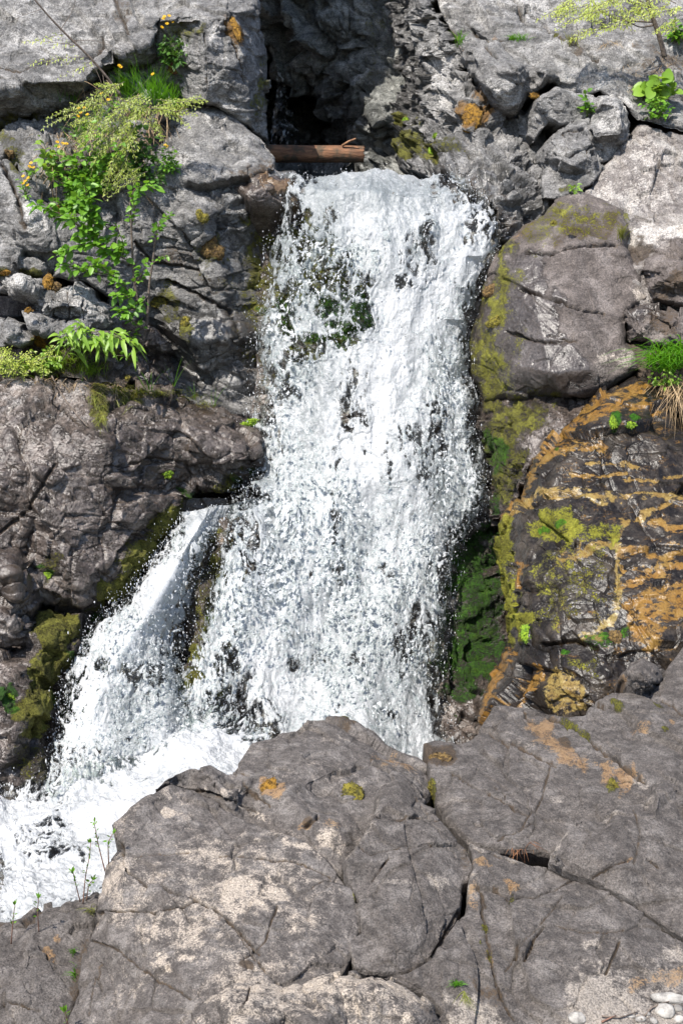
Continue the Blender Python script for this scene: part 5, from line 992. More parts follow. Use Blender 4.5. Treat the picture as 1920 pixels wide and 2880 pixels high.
def leaves(mb, base, d, up, L, W, shape='ovate', droop=.35, fold=.25):
    base = np.atleast_2d(base); n = len(base)
    d = unit(np.broadcast_to(d, (n, 3))); up = np.broadcast_to(up, (n, 3))
    side = unit(np.cross(d, up)); nn = np.cross(side, d)
    L = np.broadcast_to(L, n); W = np.broadcast_to(W, n)
    pr = np.array(PROF[shape]); m = len(pr); t = np.linspace(0, 1, m)
    mid = base[:, None] + d[:, None] * (t * 1)[None, :, None] * L[:, None, None] - np.array([0, 0, 1.0]) * (droop * t ** 2)[None, :, None] * L[:, None, None]
    hw = (pr[None] * W[:, None] / 2)[..., None]
    lf = mid + side[:, None] * hw + nn[:, None] * hw * fold
    rt = mid - side[:, None] * hw + nn[:, None] * hw * fold
    V = np.stack([lf, mid, rt], 2).reshape(-1, 3)
    i = np.arange(m - 1) * 3
    q = np.concatenate([np.stack([i, i + 1, i + 4], 1), np.stack([i, i + 4, i + 3], 1), np.stack([i + 1, i + 2, i + 5], 1), np.stack([i + 1, i + 5, i + 4], 1)])
    mb.add(V, (q[None] + (np.arange(n) * 3 * m)[:, None, None]).reshape(-1, 3))
def blades(mb, base, d, L, W, droop=.5):
    base = np.atleast_2d(base); n = len(base); d = unit(np.broadcast_to(d, (n, 3)))
    L = np.broadcast_to(L, n); W = np.broadcast_to(W, n); droop = np.broadcast_to(droop, n)
    t = np.linspace(0, 1, 6)
    h = unit(d * np.array([1, 1, 0.0]) + rg.normal(0, .25, (n, 3)) * np.array([1, 1, 0]))
    mid = base[:, None] + d[:, None] * t[None, :, None] * L[:, None, None] + (h[:, None] * .6 - np.array([0, 0, 1.0])) * (t ** 2.2)[None, :, None] * (L * droop)[:, None, None]
    side = unit(np.cross(h, np.array([0, 0, 1.0])) + rg.normal(0, .4, (n, 3)))
    hw = ((1 - t ** 1.6) * .95 + .05)[None, :, None] * W[:, None, None] / 2
    V = np.stack([mid + side[:, None] * hw, mid - side[:, None] * hw], 2).reshape(-1, 3)
    i = np.arange(5) * 2
    q = np.concatenate([np.stack([i, i + 1, i + 3], 1), np.stack([i, i + 3, i + 2], 1)])
    mb.add(V, (q[None] + (np.arange(n) * 12)[:, None, None]).reshape(-1, 3))
def frond(fo, st, p0, p1, width, droop=.15, dens=1.0, r=.0025):
    """a flat cedar spray: axis, side twigs, scale-like leaflets"""
    p0, p1 = np.array(p0), np.array(p1); ax = p1 - p0; L = np.linalg.norm(ax); ax = ax / L
    t = np.linspace(0, 1, 9)
    path = p0 + ax * (t * L)[:, None] - np.array([0, 0, 1.0]) * (droop * L * t ** 2)[:, None]
    tube(st, path, r, r * .35, 4)
    sd = unit(np.cross(ax, unit(np.array([rg.normal(0, .25), -.75, .65]))))
    n = max(6, int(L / .016 * dens))
    B, D, LL = [], [], []
    for k in range(n):
        u = .08 + .92 * k / n
        c = p0 + ax * u * L - np.array([0, 0, 1.0]) * droop * L * u * u
        s = 1 if k % 2 else -1
        dv = unit(ax * .75 + s * sd * .7 + rg.normal(0, .12, 3) - np.array([0, 0, .25]))
        l = width * (1 - u * .8) * rg.uniform(.7, 1.1) * min(1, u * 5)
        m = max(2, int(l / .0075 * dens))
        for j in range(m):
            w = j / m
            B.append(c + dv * l * w); s2 = 1 if j % 2 else -1
            D.append(unit(dv * .9 + s2 * .55 * unit(np.cross(dv, np.array([.2, -.8, .6]))) + rg.normal(0, .15, 3))); LL.append(rg.uniform(.013, .028) * (1 - .4 * w))
    if B:
        leaves(fo, np.array(B), np.array(D), np.array([0, -.8, .6]) + rg.normal(0, .3, (len(B), 3)), np.array(LL), np.array(LL) * .34, 'lance', .2, .1)
def plant(name, label, cat, px, py, group=None, default=9.0):
    p, nr = hit(px, py, default)
    e = bpy.data.objects.new(name, None); COL.objects.link(e); e.location = p; e.empty_display_size = .05
    tag(e, label, cat, group)
    return e, p, nr
def at(px, py, ref, off=0.0):
    """a point in the plane through ref that faces the camera, off metres nearer"""
    return P(px, py, ref[1] - off)

M_LEAF = mat_leaf('fresh_leaf', (0.045, 0.13, 0.010), (0.17, 0.34, 0.03))
M_LEAFD = mat_leaf('deep_green_leaf', (0.025, 0.075, 0.014), (0.085, 0.18, 0.03), .3)
M_LEAFY = mat_leaf('yellow_green_leaf', (0.10, 0.20, 0.02), (0.24, 0.38, 0.05))
M_GRASS = mat_leaf('bright_grass', (0.04, 0.16, 0.008), (0.13, 0.32, 0.02))
M_OLIVE = mat_leaf('olive_grass', (0.10, 0.12, 0.025), (0.25, 0.27, 0.06))
M_CEDAR = mat_leaf('cedar_spray', (0.11, 0.17, 0.022), (0.33, 0.38, 0.055), .3)
M_CEDARP = mat_leaf('pale_cedar_spray', (0.20, 0.27, 0.04), (0.46, 0.52, 0.10), .35)
M_DRY = mat_leaf('dry_straw', (0.22, 0.14, 0.075), (0.50, 0.37, 0.22), .2, .7)
M_PETAL = mat_leaf('yellow_petal', (0.55, 0.28, 0.005), (0.75, 0.46, 0.01), .3, .5)
M_STEM = mat_plain('twig_bark', (0.06, 0.045, 0.035), (0.16, 0.125, 0.10), 60)
M_STEMG = mat_plain('green_stem', (0.06, 0.10, 0.02), (0.14, 0.18, 0.05), 60)
M_SPRIG = mat_plain('red_brown_twig', (0.11, 0.055, 0.04), (0.22, 0.12, 0.08), 60)
M_ROOT = mat_plain('root_mat', (0.07, 0.028, 0.012), (0.22, 0.10, 0.045), 50, .9, .8)
M_MOSSO = mat_plain('orange_moss', (0.07, 0.035, 0.004), (0.25, 0.13, 0.012), 55, .95, 1.0, .015)
M_MOSSY = mat_plain('olive_moss', (0.035, 0.032, 0.004), (0.18, 0.15, 0.015), 55, .95, 1.0, .015)
M_MOSSG = mat_plain('lime_moss', (0.04, 0.09, 0.003), (0.19, 0.29, 0.01), 60, .95, 1.0, .012)
M_MOSSB = mat_plain('brown_moss', (0.035, 0.020, 0.008), (0.16, 0.10, 0.03), 60, .95, 1.0, .012)
M_STONE = mat_plain('pale_pebble', (0.14, 0.13, 0.12), (0.36, 0.34, 0.31), 24, .8, .5)
M_LOG = mat_bark_log()
M_CUT = mat_plain('cut_wood', (0.12, 0.06, 0.03), (0.28, 0.15, 0.08), 30, .8, .4)

def pxpath(pts, ref, off0=0.02, off1=0.06, k=8, wob=.4):
    a = np.array(pts, float); s = np.concatenate([[0], np.cumsum(np.hypot(*np.diff(a, axis=0).T))]); t = np.linspace(0, s[-1], k * (len(a) - 1) + 1)
    x = np.interp(t, s, a[:, 0]); y = np.interp(t, s, a[:, 1])
    if k > 2:
        for _ in range(k // 2):
            x[1:-1] = (x[:-2] + 2 * x[1:-1] + x[2:]) / 4; y[1:-1] = (y[:-2] + 2 * y[1:-1] + y[2:]) / 4
    off = np.linspace(off0, off1, len(x))
    return np.stack([P(a_, b_, ref[1] - o) for a_, b_, o in zip(x, y, off)])
def leafy_branch(st, lf, path, r0, r1, n, size, shape='ovate', spread=.9, droop=.35, wl=.62, start=.15):
    tube(st, path, r0, r1, 5)
    m = len(path)
    u = start + (1 - start) * (np.arange(n) + rg.rand(n) * .6) / n
    idx = np.clip(u * (m - 1), 0, m - 1.001); i0 = idx.astype(int); fr = (idx - i0)[:, None]
    b = path[i0] * (1 - fr) + path[np.minimum(i0 + 1, m - 1)] * fr
    tg = unit(path[np.minimum(i0 + 1, m - 1)] - path[np.maximum(i0 - 1, 0)])
    d = unit(tg * .5 + rg.normal(0, 1, (n, 3)) * spread * np.array([1, .6, .6]) + np.array([0, -.35, .1]))
    L = size * rg.uniform(.6, 1.15, n)
    pet = b + d * L[:, None] * .35
    for q in range(n): tube(st, np.stack([b[q], (b[q] + pet[q]) / 2 + np.array([0, 0, .002]), pet[q]]), r1 * .6, r1 * .4, 3)
    leaves(lf, pet, d, np.array([0, -.55, .85]) + rg.normal(0, .35, (n, 3)), L, L * wl, shape, droop)
def flower(pt, petal, cen, r):
    n = 8; a = np.arange(n) * 2 * math.pi / n + rg.rand()
    ax = unit(np.array([rg.normal(0, .3), -.7, .75])); u = unit(np.cross(ax, [1, .1, 0])); w = np.cross(ax, u)
    d = np.cos(a)[:, None] * u + np.sin(a)[:, None] * w + ax * .15
    leaves(petal, np.repeat(pt[None], n, 0) + d * r * .15, d, ax, np.full(n, r), np.full(n, r * .55), 'ovate', .1, .1)
    lump(cen, pt + ax * r * .08, np.array([ax, u, w]), (r * .2, r * .32, r * .32), 3, .1, 6, 5)
def lump(mb, c, fr, rad, seed, amp=.25, nu=18, nv=12, freq=2.2):
    th = np.linspace(0, math.pi, nv); ph = np.arange(nu) * 2 * math.pi / nu
    T, PH = np.meshgrid(th, ph, indexing='ij')
    D = np.stack([np.cos(T), np.sin(T) * np.cos(PH), np.sin(T) * np.sin(PH)], -1).reshape(-1, 3)
    k = 1 + amp * fbm(D * freq + seed * 3.7, 4, seed, .65) * 1.6
    V = c + ((D * k[:, None] * np.array(rad)) @ np.array(fr))
    i, j = np.meshgrid(np.arange(nv - 1), np.arange(nu), indexing='ij')
    A = (i * nu + j).ravel(); B = (i * nu + (j + 1) % nu).ravel()
    mb.add(V, np.concatenate([np.stack([A, A + nu, B + nu], 1), np.stack([A, B + nu, B], 1)]))

# ---------------------------------------------------------------- moss cushions
MOSS_GROUP = 'moss cushions on the rocks'
def moss(label, px, py, rx, ry, mat, seed, fluff=1.0, ang=0.0, thick=.45):
    p, n = hit(px, py)
    s = mpp(p)
    n = unit(n + np.array([0, -.8, .3])); u = unit(np.array([math.cos(ang), 0, -math.sin(ang)]) - n * np.dot(n, [math.cos(ang), 0, -math.sin(ang)])); w = np.cross(n, u)
    mb = MB()
    k = rg.randint(4, 7)
    for q in range(k):
        o = rg.normal(0, .33, 2) if q else np.zeros(2)
        f = rg.uniform(.45, .75) if q else .85
        lump(mb, p + u * o[0] * rx * s + w * o[1] * ry * s, np.array([n, u, w]), (min(rx, ry) * s * thick * f, rx * s * f, ry * s * f), seed + q, .35, 20, 14, 2.8)
    V = np.concatenate(mb.v); m = int(260 * fluff)
    i = rg.choice(len(V), m)
    d = unit(V[i] - p + n * .3 * rx * s + rg.normal(0, .3 * rx * s, (m, 3)))
    leaves(mb, V[i] - d * .004, d, rg.normal(0, 1, (m, 3)), rg.uniform(.008, .02, m), np.full(m, .006), 'lance', .2, .1)
    return tag(mb.build('moss_clump', mat), label, 'moss', MOSS_GROUP)
MOSS = [
    ('round yellow-brown moss tuft on the brown rock at the middle of the foreground', 993, 2232, 34, 36, M_MOSSY, 1.4, 0, .3),
    ('thin brown moss patch on the rounded foreground rock, left of the yellow-brown tuft', 757, 2218, 30, 26, M_MOSSO, .6, 0, .16),
    ('dark brown moss mat at the tip of the foreground shelf beside the water', 1238, 2132, 36, 20, M_MOSSB, .8, .2, .2),
    ('bright lime moss cushion beside the fall under the shaded wall', 700, 1192, 30, 12, M_MOSSG, 1.2, 0, .6),
    ('bright lime moss dot in the middle of the wet bulging rock', 470, 1333, 17, 10, M_MOSSG, .7, 0, .6),
    ('upper olive moss pad on the damp wall, below the sunlit ledge', 575, 612, 16, 18, M_MOSSY, .7, 0, .6),
    ('large brown and olive moss pad hanging on the damp wall', 590, 700, 30, 32, M_MOSSB, 1.2, 0, .5),
    ('yellow moss pad at the fork of the sapling stems', 448, 850, 28, 14, M_MOSSY, 1, 0, .5),
    ('olive moss knob right of the sapling stems on the wall', 520, 908, 18, 14, M_MOSSY, .8, .4, .5),
    ('vivid orange moss clump on top of the blocky streaked rock', 134, 792, 15, 26, M_MOSSO, 1, 0, .6),
    ('brown moss clump beside the vivid orange one', 158, 806, 15, 16, M_MOSSB, .8, 0, .6),
    ('orange moss strip in the crack at the left edge above the flat-topped rock', 12, 765, 20, 9, M_MOSSO, .8, 0, .6),
    ('orange moss knob on the edge of the little block left of the streaked rock', 82, 872, 11, 7, M_MOSSO, .6, 0, .6),
    ('orange-brown moss in the crevice above the drooping bright leaves', 112, 955, 18, 24, M_MOSSO, 1, 0, .4),
    ('olive moss knob in the dark recess under the sapling', 366, 1008, 14, 18, M_MOSSY, .7, 0, .6),
    ('yellow moss knob at the bottom of the dark recess', 360, 1066, 12, 12, M_MOSSY, .6, 0, .6),
    ('orange moss lump in the fissure right of the gorge', 1328, 335, 30, 36, M_MOSSO, 1.3, .3, .3),
    ('small orange moss pad near the squarish rock', 1500, 270, 11, 9, M_MOSSO, .6, 0, .6),
    ('orange moss strip running down the squared block', 664, 82, 11, 44, M_MOSSO, 1, -.35, .3),
    ('lime moss spot at the rough foot of the gorge flank', 1212, 424, 10, 15, M_MOSSG, .6, 0, .6),
    ('lime moss speck above the fall on the gorge flank', 1224, 382, 11, 7, M_MOSSG, .5, 0, .6),
    ('lime moss speck by the gorge, higher than the others', 1137, 338, 7, 11, M_MOSSG, .5, 0, .6),
    ('left of the twin green moss dots on the banded boulder', 1724, 1190, 12, 15, M_MOSSG, .7, 0, .4),
    ('right of the twin green moss dots on the banded boulder', 1773, 1194, 14, 12, M_MOSSG, .7, 0, .4),
    ('rounded brown moss cushion on the left flank of the smooth boulder', 1385, 815, 26, 20, M_MOSSB, 1, 0, .5),
    ('olive moss cushion low on the left flank of the smooth boulder', 1390, 905, 24, 16, M_MOSSY, 1, 0, .4),
    ('small yellow moss dot on the top of the smooth boulder', 1555, 628, 10, 7, M_MOSSY, .5, 0, .6),
    ('dark green moss knob at the seep between the banded boulder and the shelf', 1735, 1795, 16, 24, M_MOSSB, .8, 0, .5),
    ('yellow moss patch on the banded boulder near the dark notch', 1478, 1778, 18, 30, M_MOSSG, .9, 0, .3),
    ('moss knob in the crack where the shelf meets the wedge rock', 1213, 2216, 13, 22, M_MOSSY, .8, 0, .4),
    ('moss dot on the shelf at the far right of the foreground', 1722, 2212, 13, 18, M_MOSSY, .6, 0, .4),
    ('orange-brown moss lump in the left crack below the hanging plants', 30, 432, 12, 12, M_MOSSB, .6, 0, .7),
    ('orange-brown moss in the shaded gap left of the sapling leaves', 165, 588, 20, 10, M_MOSSO, .7, .4, .5),
    ('green moss knob at the left edge by the side cascade', 24, 1955, 22, 16, M_MOSSG, .9, .4, .4),
    ('green moss flecks on the rim of the wet bulging rock, left side', 132, 1615, 12, 12, M_MOSSG, .7, .4, .4),
]
for k, (lb, x, y, rx, ry, m, fl, an, th) in enumerate(MOSS):
    if 'moss' not in lb.split()[:6]: lb = 'green moss dot, ' + lb
    moss(lb, x, y, rx, ry, m, 200 + 7 * k, fl, an, th)

# ---------------------------------------------------------------- log in the gorge
e = bpy.data.objects.new('log', None); COL.objects.link(e)
lp = P(890, 433, 12.0); e.location = lp
tag(e, 'short reddish-brown log wedged across the gorge above the dark pool', 'log')
a, b = P(735, 432, 11.9), P(1020, 434, 12.0)
def log_mesh(a, b, r, nseg=60, sides=36, seed=4):
    ax = unit(b - a); u = unit(np.cross(ax, [0, 0, 1.0])); w = np.cross(u, ax)
    t = np.linspace(0, 1, nseg); an = np.arange(sides) * 2 * math.pi / sides
    T, A = np.meshgrid(t, an, indexing='ij')
    q = np.stack([T.ravel() * 5, np.cos(A).ravel() * 1.5, np.sin(A).ravel() * 1.5], 1)
    rr = r * (1 + .07 * fbm(q * [.5, 1, 1], 3, seed) + .035 * ridged(q * [.7, 4, 4], 3, seed + 3)) * (1 - .06 * T.ravel())
    jag = np.where(T.ravel() > .97, .03 * fbm(q * 3, 2, seed + 8), 0)
    V = a + ax * ((T.ravel() + jag) * np.linalg.norm(b - a))[:, None] + (np.cos(A).ravel()[:, None] * u + np.sin(A).ravel()[:, None] * w) * rr[:, None]
    i, j = np.meshgrid(np.arange(nseg - 1), np.arange(sides), indexing='ij')
    A0 = (i * sides + j).ravel(); B0 = (i * sides + (j + 1) % sides).ravel()
    return V, np.concatenate([np.stack([A0, A0 + sides, B0 + sides], 1), np.stack([A0, B0 + sides, B0], 1)]), ax, u, w
V, F, ax, u, w = log_mesh(a, b, .070)
mb = MB(); mb.add(V, F); mb.build('trunk', M_LOG, e)
for c, s in ((b, 1), (a, -1)):
    mb = MB()
    an = np.arange(36) * 2 * math.pi / 36
    rim = V[-36:] if s == 1 else V[:36]
    C = rim.mean(0) + ax * s * .004
    mb.add(np.concatenate([C[None], (rim * .98 + C * .02) + ax * s * .002]), [(0, 1 + k, 1 + (k + 1) % 36) for k in range(36)])
    mb.build('cut_end', M_CUT, e)
mb = MB(); tube(mb, [P(962, 410, 11.93), P(980, 398, 11.92), P(1000, 390, 11.9)], .011, .007, 8); mb.build('branch_stub', M_CUT, e)

# ---------------------------------------------------------------- plants, upper left
e, p, n = plant('conifer_sapling', 'thin bare-trunked conifer leaning across the top left slab', 'sapling', 338, 262)
st, fo, br = MB(), MB(), MB()
ref = P(335, 265, 9.95)
trunk = pxpath([(340, 268), (300, 215), (262, 170), (222, 130), (185, 95), (140, 48), (95, -5), (60, -50)], ref, 0, .25)
tube(st, trunk, .009, .005, 7)
for a0, a1, wd in (((222, 130), (60, 95), .09), ((250, 160), (70, 160), .09), ((270, 180), (150, 210), .07), ((185, 95), (75, 110), .06), ((262, 170), (200, 195), .05)):
    frond(fo, br, at(*a0, ref, .12), at(*a1, ref, .14), wd, .12, .55)
for pts in ([(170, 85), (200, 40), (215, 0)], [(205, 115), (260, 112), (330, 135), (345, 142)], [(120, 25), (60, 45), (20, 70)], [(255, 160), (290, 240), (270, 260)], [(170, 80), (180, 130), (190, 160)], [(290, 210), (300, 290), (330, 330)]):
    tube(br, pxpath(pts, ref, .1, .12), .0025, .001, 4)
st.build('trunk', M_STEM, e); fo.build('foliage', M_CEDARP, e); br.build('twigs', M_STEM, e)

e, p, n = plant('conifer_mound', 'mound of drooping yellow-green conifer sprays on the ledge below the slab', 'conifer', 350, 330)
st, fo = MB(), MB(); ref = P(340, 330, 9.92)
for a0, a1, wd, dr in (((430, 300), (582, 266), .10, .1), ((420, 305), (520, 300), .08, .2), ((330, 280), (440, 292), .09, .25), ((300, 275), (125, 302), .07, .2), ((370, 335), (255, 440), .11, .2), ((385, 345), (300, 480), .11, .15), ((350, 425), (290, 520), .09, .2), ((405, 465), (290, 515), .07, .3), ((340, 235), (240, 262), .09, .2), ((330, 320), (215, 360), .10, .3), ((400, 300), (330, 360), .09, .3), ((330, 440), (380, 485), .08, .3), ((300, 300), (210, 400), .09, .2), ((380, 280), (300, 330), .1, .2), ((430, 330), (460, 380), .07, .3), ((280, 330), (200, 330), .08, .3), ((360, 300), (420, 330), .09, .3), ((320, 350), (250, 400), .1, .3), ((300, 240), (270, 230), .06, .2), ((350, 350), (390, 400), .08, .3), ((440, 280), (560, 290), .07, .1)):
    for rep in range(2):
        j = rg.normal(0, 16, 4) * rep
        frond(fo, st, at(a0[0] + j[0], a0[1] + j[1], ref, .1 + rg.rand() * .08), at(a1[0] + j[2], a1[1] + j[3], ref, .2 + rg.rand() * .06), wd, dr)
st.build('twigs', M_STEM, e); fo.build('foliage', M_CEDAR, e)

def straw(label, spots, n, Lpx, W, down=True, mat=None, name='dry_grass', group=None, spread=.5, droop=.6):
    e, p, nn = plant(name, label, 'dry grass' if down else 'grass', spots[0][0], spots[0][1], group)
    mb = MB(); B, D, L = [], [], []
    for (x, y, rx, ry) in spots:
        for k in range(n):
            q, qn = hit(x + rg.normal(0, rx * .5), y + rg.normal(0, ry * .5))
            B.append(q); L.append(Lpx * mpp(q) * rg.uniform(.5, 1.2))
            D.append(np.array([rg.normal(0, spread), -.35 - rg.rand() * .3, -.55 * rg.rand() if down else .9]) + qn * .25)
    blades(mb, np.array(B), np.array(D), np.array(L), W, droop)
    mb.build('blades', mat or M_DRY, e)
    return e
straw('brown dry grass hanging through the conifer mound', [(250, 400, 90, 90), (160, 430, 50, 80), (350, 350, 80, 70), (440, 330, 60, 50), (300, 270, 60, 40)], 70, 70, .004, True)
straw('dry straw trailing below the yellow-green sprays on the ledge', [(420, 420, 50, 60), (370, 480, 40, 60)], 22, 110, .0025, True, spread=.6)
straw('upright bright green fine grass clump below the slab overhang', [(410, 255, 70, 40), (440, 275, 60, 30), (470, 290, 40, 20), (360, 260, 30, 20)], 110, 85, .005, False, M_GRASS, 'grass_clump', spread=.28, droop=.22)
straw('few tall grass stalks in front of the shaded undercut', [(200, 290, 20, 30), (215, 285, 20, 20)], 12, 90, .004, False, M_GRASS, 'grass_clump', spread=.2, droop=.15)

def herb(label, cx, cy, rx, ry, nst, nl, size, mat, name='herb', shape='ovate', base=None, flowers=(), fmat=None, wl=.6, droop=.35, cat='plant', default=9.5, nearer=.08, stem=None, rad=.0022):
    bx, by = base or (cx, cy + ry)
    e, p, n = plant(name, label, cat, bx, by, None, default)
    st, lf = MB(), MB(); s = mpp(p)
    for k in range(nst):
        a = rg.uniform(-1, 1); h = rg.uniform(-1, .9)
        tip = (cx + a * rx * math.sqrt(1 - min(.95, h * h)), cy + h * ry)
        mid = ((bx + tip[0]) / 2 + rg.normal(0, rx * .15), (by + tip[1]) / 2 - abs(rg.normal(0, ry * .15)))
        path = pxpath([(bx + rg.normal(0, rx * .12), by), mid, tip], p, 0.0, nearer * rg.uniform(.4, 1.6), 6)
        leafy_branch(st, lf, path, rad, rad * .4, nl, size * s, shape, .8, droop, wl, .25)
    st.build('stem', stem or M_STEMG, e)
    if lf.n: lf.build('foliage', mat, e)
    if flowers:
        pe, ce = MB(), MB(); s2 = MB()
        for (x, y) in flowers:
            t = at(x, y, p, nearer)
            flower(t, pe, ce, 5.2 * s)
            tube(s2, pxpath([(bx + (x - bx) * .25, by + (y - by) * .25), ((x + bx) / 2 + 4, (y + by) / 2), (x, y)], p, .01, nearer, 4), .0014, .001, 3)
        f = pe.build('flower', M_PETAL, e); ce.build('centre', M_MOSSO, f); s2.build('flower_stalk', M_STEMG, e)
    return e
herb('leafy green cushion with yellow flowers rooted in a crack of the squared block', 492, 140, 48, 42, 26, 9, 20, M_LEAFD, flowers=[(463, 46), (476, 44), (488, 60), (456, 76), (460, 52), (571, 129), (546, 116), (470, 66)], base=(495, 175), wl=.42)
moss('reddish-brown root mat under the flowering cushion on the squared block', 495, 192, 26, 18, M_ROOT, 777, 1.2, 0, .5)
for lb, (cx, cy), fl in (('yellow wildflowers in front of the top of the conifer mound', (240, 335), [(222, 304), (238, 302), (228, 316), (246, 322), (220, 326)]),
                         ('yellow wildflowers left of the conifer mound, above the shrub', (165, 430), [(162, 399), (178, 403), (166, 412), (188, 404), (145, 440), (262, 455)]),
                         ('yellow wildflower pair at the left edge crack, upper', (88, 480), [(88, 458), (94, 470), (84, 468)]),
                         ('lowest yellow wildflowers by the left edge crack', (72, 525), [(66, 495), (80, 500), (72, 508), (66, 515), (78, 520)]),
                         ('yellow wildflowers beside the upright grass clump', (320, 290), [(340, 188), (336, 184), (430, 208), (286, 262), (305, 280)]),
                         ('single yellow wildflower on the small bush beside the sunlit ledge', (478, 440), [(470, 412), (465, 408)])):
    herb(lb, cx, cy, 26, 26, 6, 5, 16, M_LEAF, 'wildflower', flowers=fl, cat='wildflower', wl=.4)
herb('broad-leaved green shrub low in the hanging greenery', 235, 490, 100, 66, 34, 10, 25, M_LEAF, 'shrub', 'ovate', (240, 540), cat='shrub', wl=.66)
herb('dark leafy shrub tucked under the right side of the conifer mound', 385, 420, 62, 90, 26, 9, 24, M_LEAFD, 'shrub', 'ovate', (400, 500), cat='shrub', wl=.6)
herb('light green leaf cluster at the left end of the hanging greenery', 128, 430, 26, 50, 8, 5, 26, M_LEAFY, 'shrub', 'round', (140, 480), cat='shrub')
herb('small bush with upright shoots beside the sunlit ledge', 480, 440, 36, 48, 14, 9, 18, M_LEAF, 'shrub', 'ovate', (480, 480), cat='shrub', wl=.45)
herb('dense deep green herb behind the ledge bush', 430, 480, 50, 40, 16, 9, 15, M_LEAFD, 'herb', 'ovate', (430, 515), wl=.55)

herb('leafy shoots spilling over the dark face below the shrub, left of the sapling trunk', 195, 620, 80, 70, 20, 10, 24, M_LEAF, 'shrub', 'ovate', (250, 560), cat='shrub', wl=.62)
herb('fresh green leaves and stems woven through the conifer mound', 300, 400, 110, 90, 26, 8, 20, M_LEAF, 'herb', 'ovate', (300, 470), wl=.55, nearer=.26)
straw('green grass standing in the top of the conifer mound', [(300, 330, 70, 40), (230, 380, 50, 40), (380, 320, 50, 30)], 60, 70, .005, False, M_GRASS, 'grass_clump', spread=.5, droop=.4)

# the many-stemmed sapling that climbs the dark face
e, p, n = plant('broadleaf_sapling', 'slender many-branched sapling with bright oval leaves against the dark face', 'sapling', 400, 985)
ref = P(400, 950, 9.42); st, lf, bb = MB(), MB(), MB()
tube(st, pxpath([(398, 985), (412, 920), (418, 860), (420, 800), (430, 740), (436, 680)], ref, .05, .1), .011, .006, 7)
tube(st, pxpath([(415, 885), (400, 870), (388, 850), (380, 800), (374, 740), (370, 640), (366, 570)], ref, .08, .2), .011, .005, 7)
for pts, nl, sz in (([(436, 690), (440, 650), (452, 622), (482, 604)], 12, 20), ([(430, 740), (455, 725), (470, 716)], 5, 18), ([(370, 640), (380, 590), (372, 545)], 10, 22),
                    ([(374, 740), (345, 725), (300, 700), (262, 670), (230, 640), (195, 610)], 34, 30), ([(262, 670), (225, 690), (170, 715), (160, 720)], 14, 28), ([(385, 840), (345, 800), (318, 775), (290, 750), (250, 740)], 22, 24), ([(318, 775), (270, 765), (220, 755), (175, 745)], 18, 24),
                    ([(300, 700), (270, 640), (255, 590), (245, 555)], 26, 30), ([(230, 640), (180, 610), (140, 590), (100, 575)], 22, 26), ([(345, 725), (350, 690), (330, 640)], 10, 22), ([(420, 830), (380, 870), (340, 880)], 12, 22), ([(390, 850), (350, 830), (320, 830)], 10, 24), ([(412, 930), (375, 905), (350, 880), (330, 868)], 14, 24), ([(405, 960), (360, 940), (330, 945)], 9, 20), ([(366, 570), (380, 530), (425, 520), (430, 530)], 10, 26), ([(245, 555), (240, 520), (235, 500)], 12, 28), ([(380, 800), (400, 770), (410, 740)], 8, 22), ([(400, 985), (370, 1000), (330, 1000)], 6, 16), ([(230, 640), (260, 600), (220, 560)], 16, 28)):
    leafy_branch(bb, lf, pxpath(pts, ref, .12, .25), .0045, .0016, int(nl * 2.6), sz * 1.0 * mpp(ref), 'ovate', .9, .3, .62, .1)
st.build('trunk', M_STEM, e); bb.build('branches', M_STEM, e); lf.build('foliage', M_LEAF, e)

# drooping long-leaved plant and the greenery on the lower ledge
e, p, n = plant('long_leaved_shrub', 'drooping shrub with long pale green leaves above the lower grassy ledge', 'shrub', 190, 1000)
st, lf = MB(), MB(); ref = P(200, 1000, 9.0)
for pts, nl in (([(175, 1015), (195, 980), (235, 955), (270, 945)], 14), ([(200, 985), (250, 935), (300, 930), (340, 950)], 16), ([(270, 940), (320, 945), (375, 965)], 12), ([(195, 980), (180, 950), (175, 930)], 10), ([(250, 935), (230, 915), (210, 930)], 10), ([(280, 935), (280, 960), (285, 975)], 9)):
    leafy_branch(st, lf, pxpath(pts, ref, .06, .2), .004, .0018, nl * 2, 42 * mpp(ref), 'lance', .9, .7, .3, .15)
st.build('stem', M_STEM, e); lf.build('foliage', M_LEAFY, e)
straw('soft bright green grass under the drooping long-leaved shrub', [(230, 1030, 50, 24), (180, 1020, 40, 24), (260, 1050, 30, 16), (150, 1030, 40, 16)], 120, 52, .004, False, M_LEAFY, 'grass_clump', spread=.35, droop=.3)
e, p, n = plant('feathery_conifer', 'feathery pale conifer sprays at the left edge of the grassy ledge', 'conifer', 40, 1040)
st, fo = MB(), MB(); ref = P(40, 1030, 8.95)
for k in range(34):
    x = rg.uniform(-20, 130); y = rg.uniform(975, 1050)
    frond(fo, st, at(x, y + 20, ref, .05 + .1 * rg.rand()), at(x + rg.normal(-15, 30), y - rg.uniform(0, 25), ref, .1 + .1 * rg.rand()), .075, .3, .8)
st.build('twigs', M_STEM, e); fo.build('foliage', M_CEDARP, e)
straw('olive grass tuft on the pale top of the wet bulging rock', [(330, 1100, 40, 14), (440, 1112, 26, 10), (400, 1105, 30, 10)], 70, 48, .0035, False, M_OLIVE, 'grass_clump', spread=.5, droop=.5)
straw('trailing olive grass running down the crack of the wet bulging rock', [(270, 1110, 24, 30), (280, 1160, 16, 40), (350, 1120, 30, 20)], 60, 36, .003, True, M_OLIVE, 'grass_clump', spread=.5)
straw('low mossy grass along the shelf below the shaded wall', [(500, 1105, 50, 12), (580, 1140, 30, 10), (550, 1120, 40, 10)], 60, 30, .003, False, M_OLIVE, 'grass_clump', spread=.6, droop=.5)
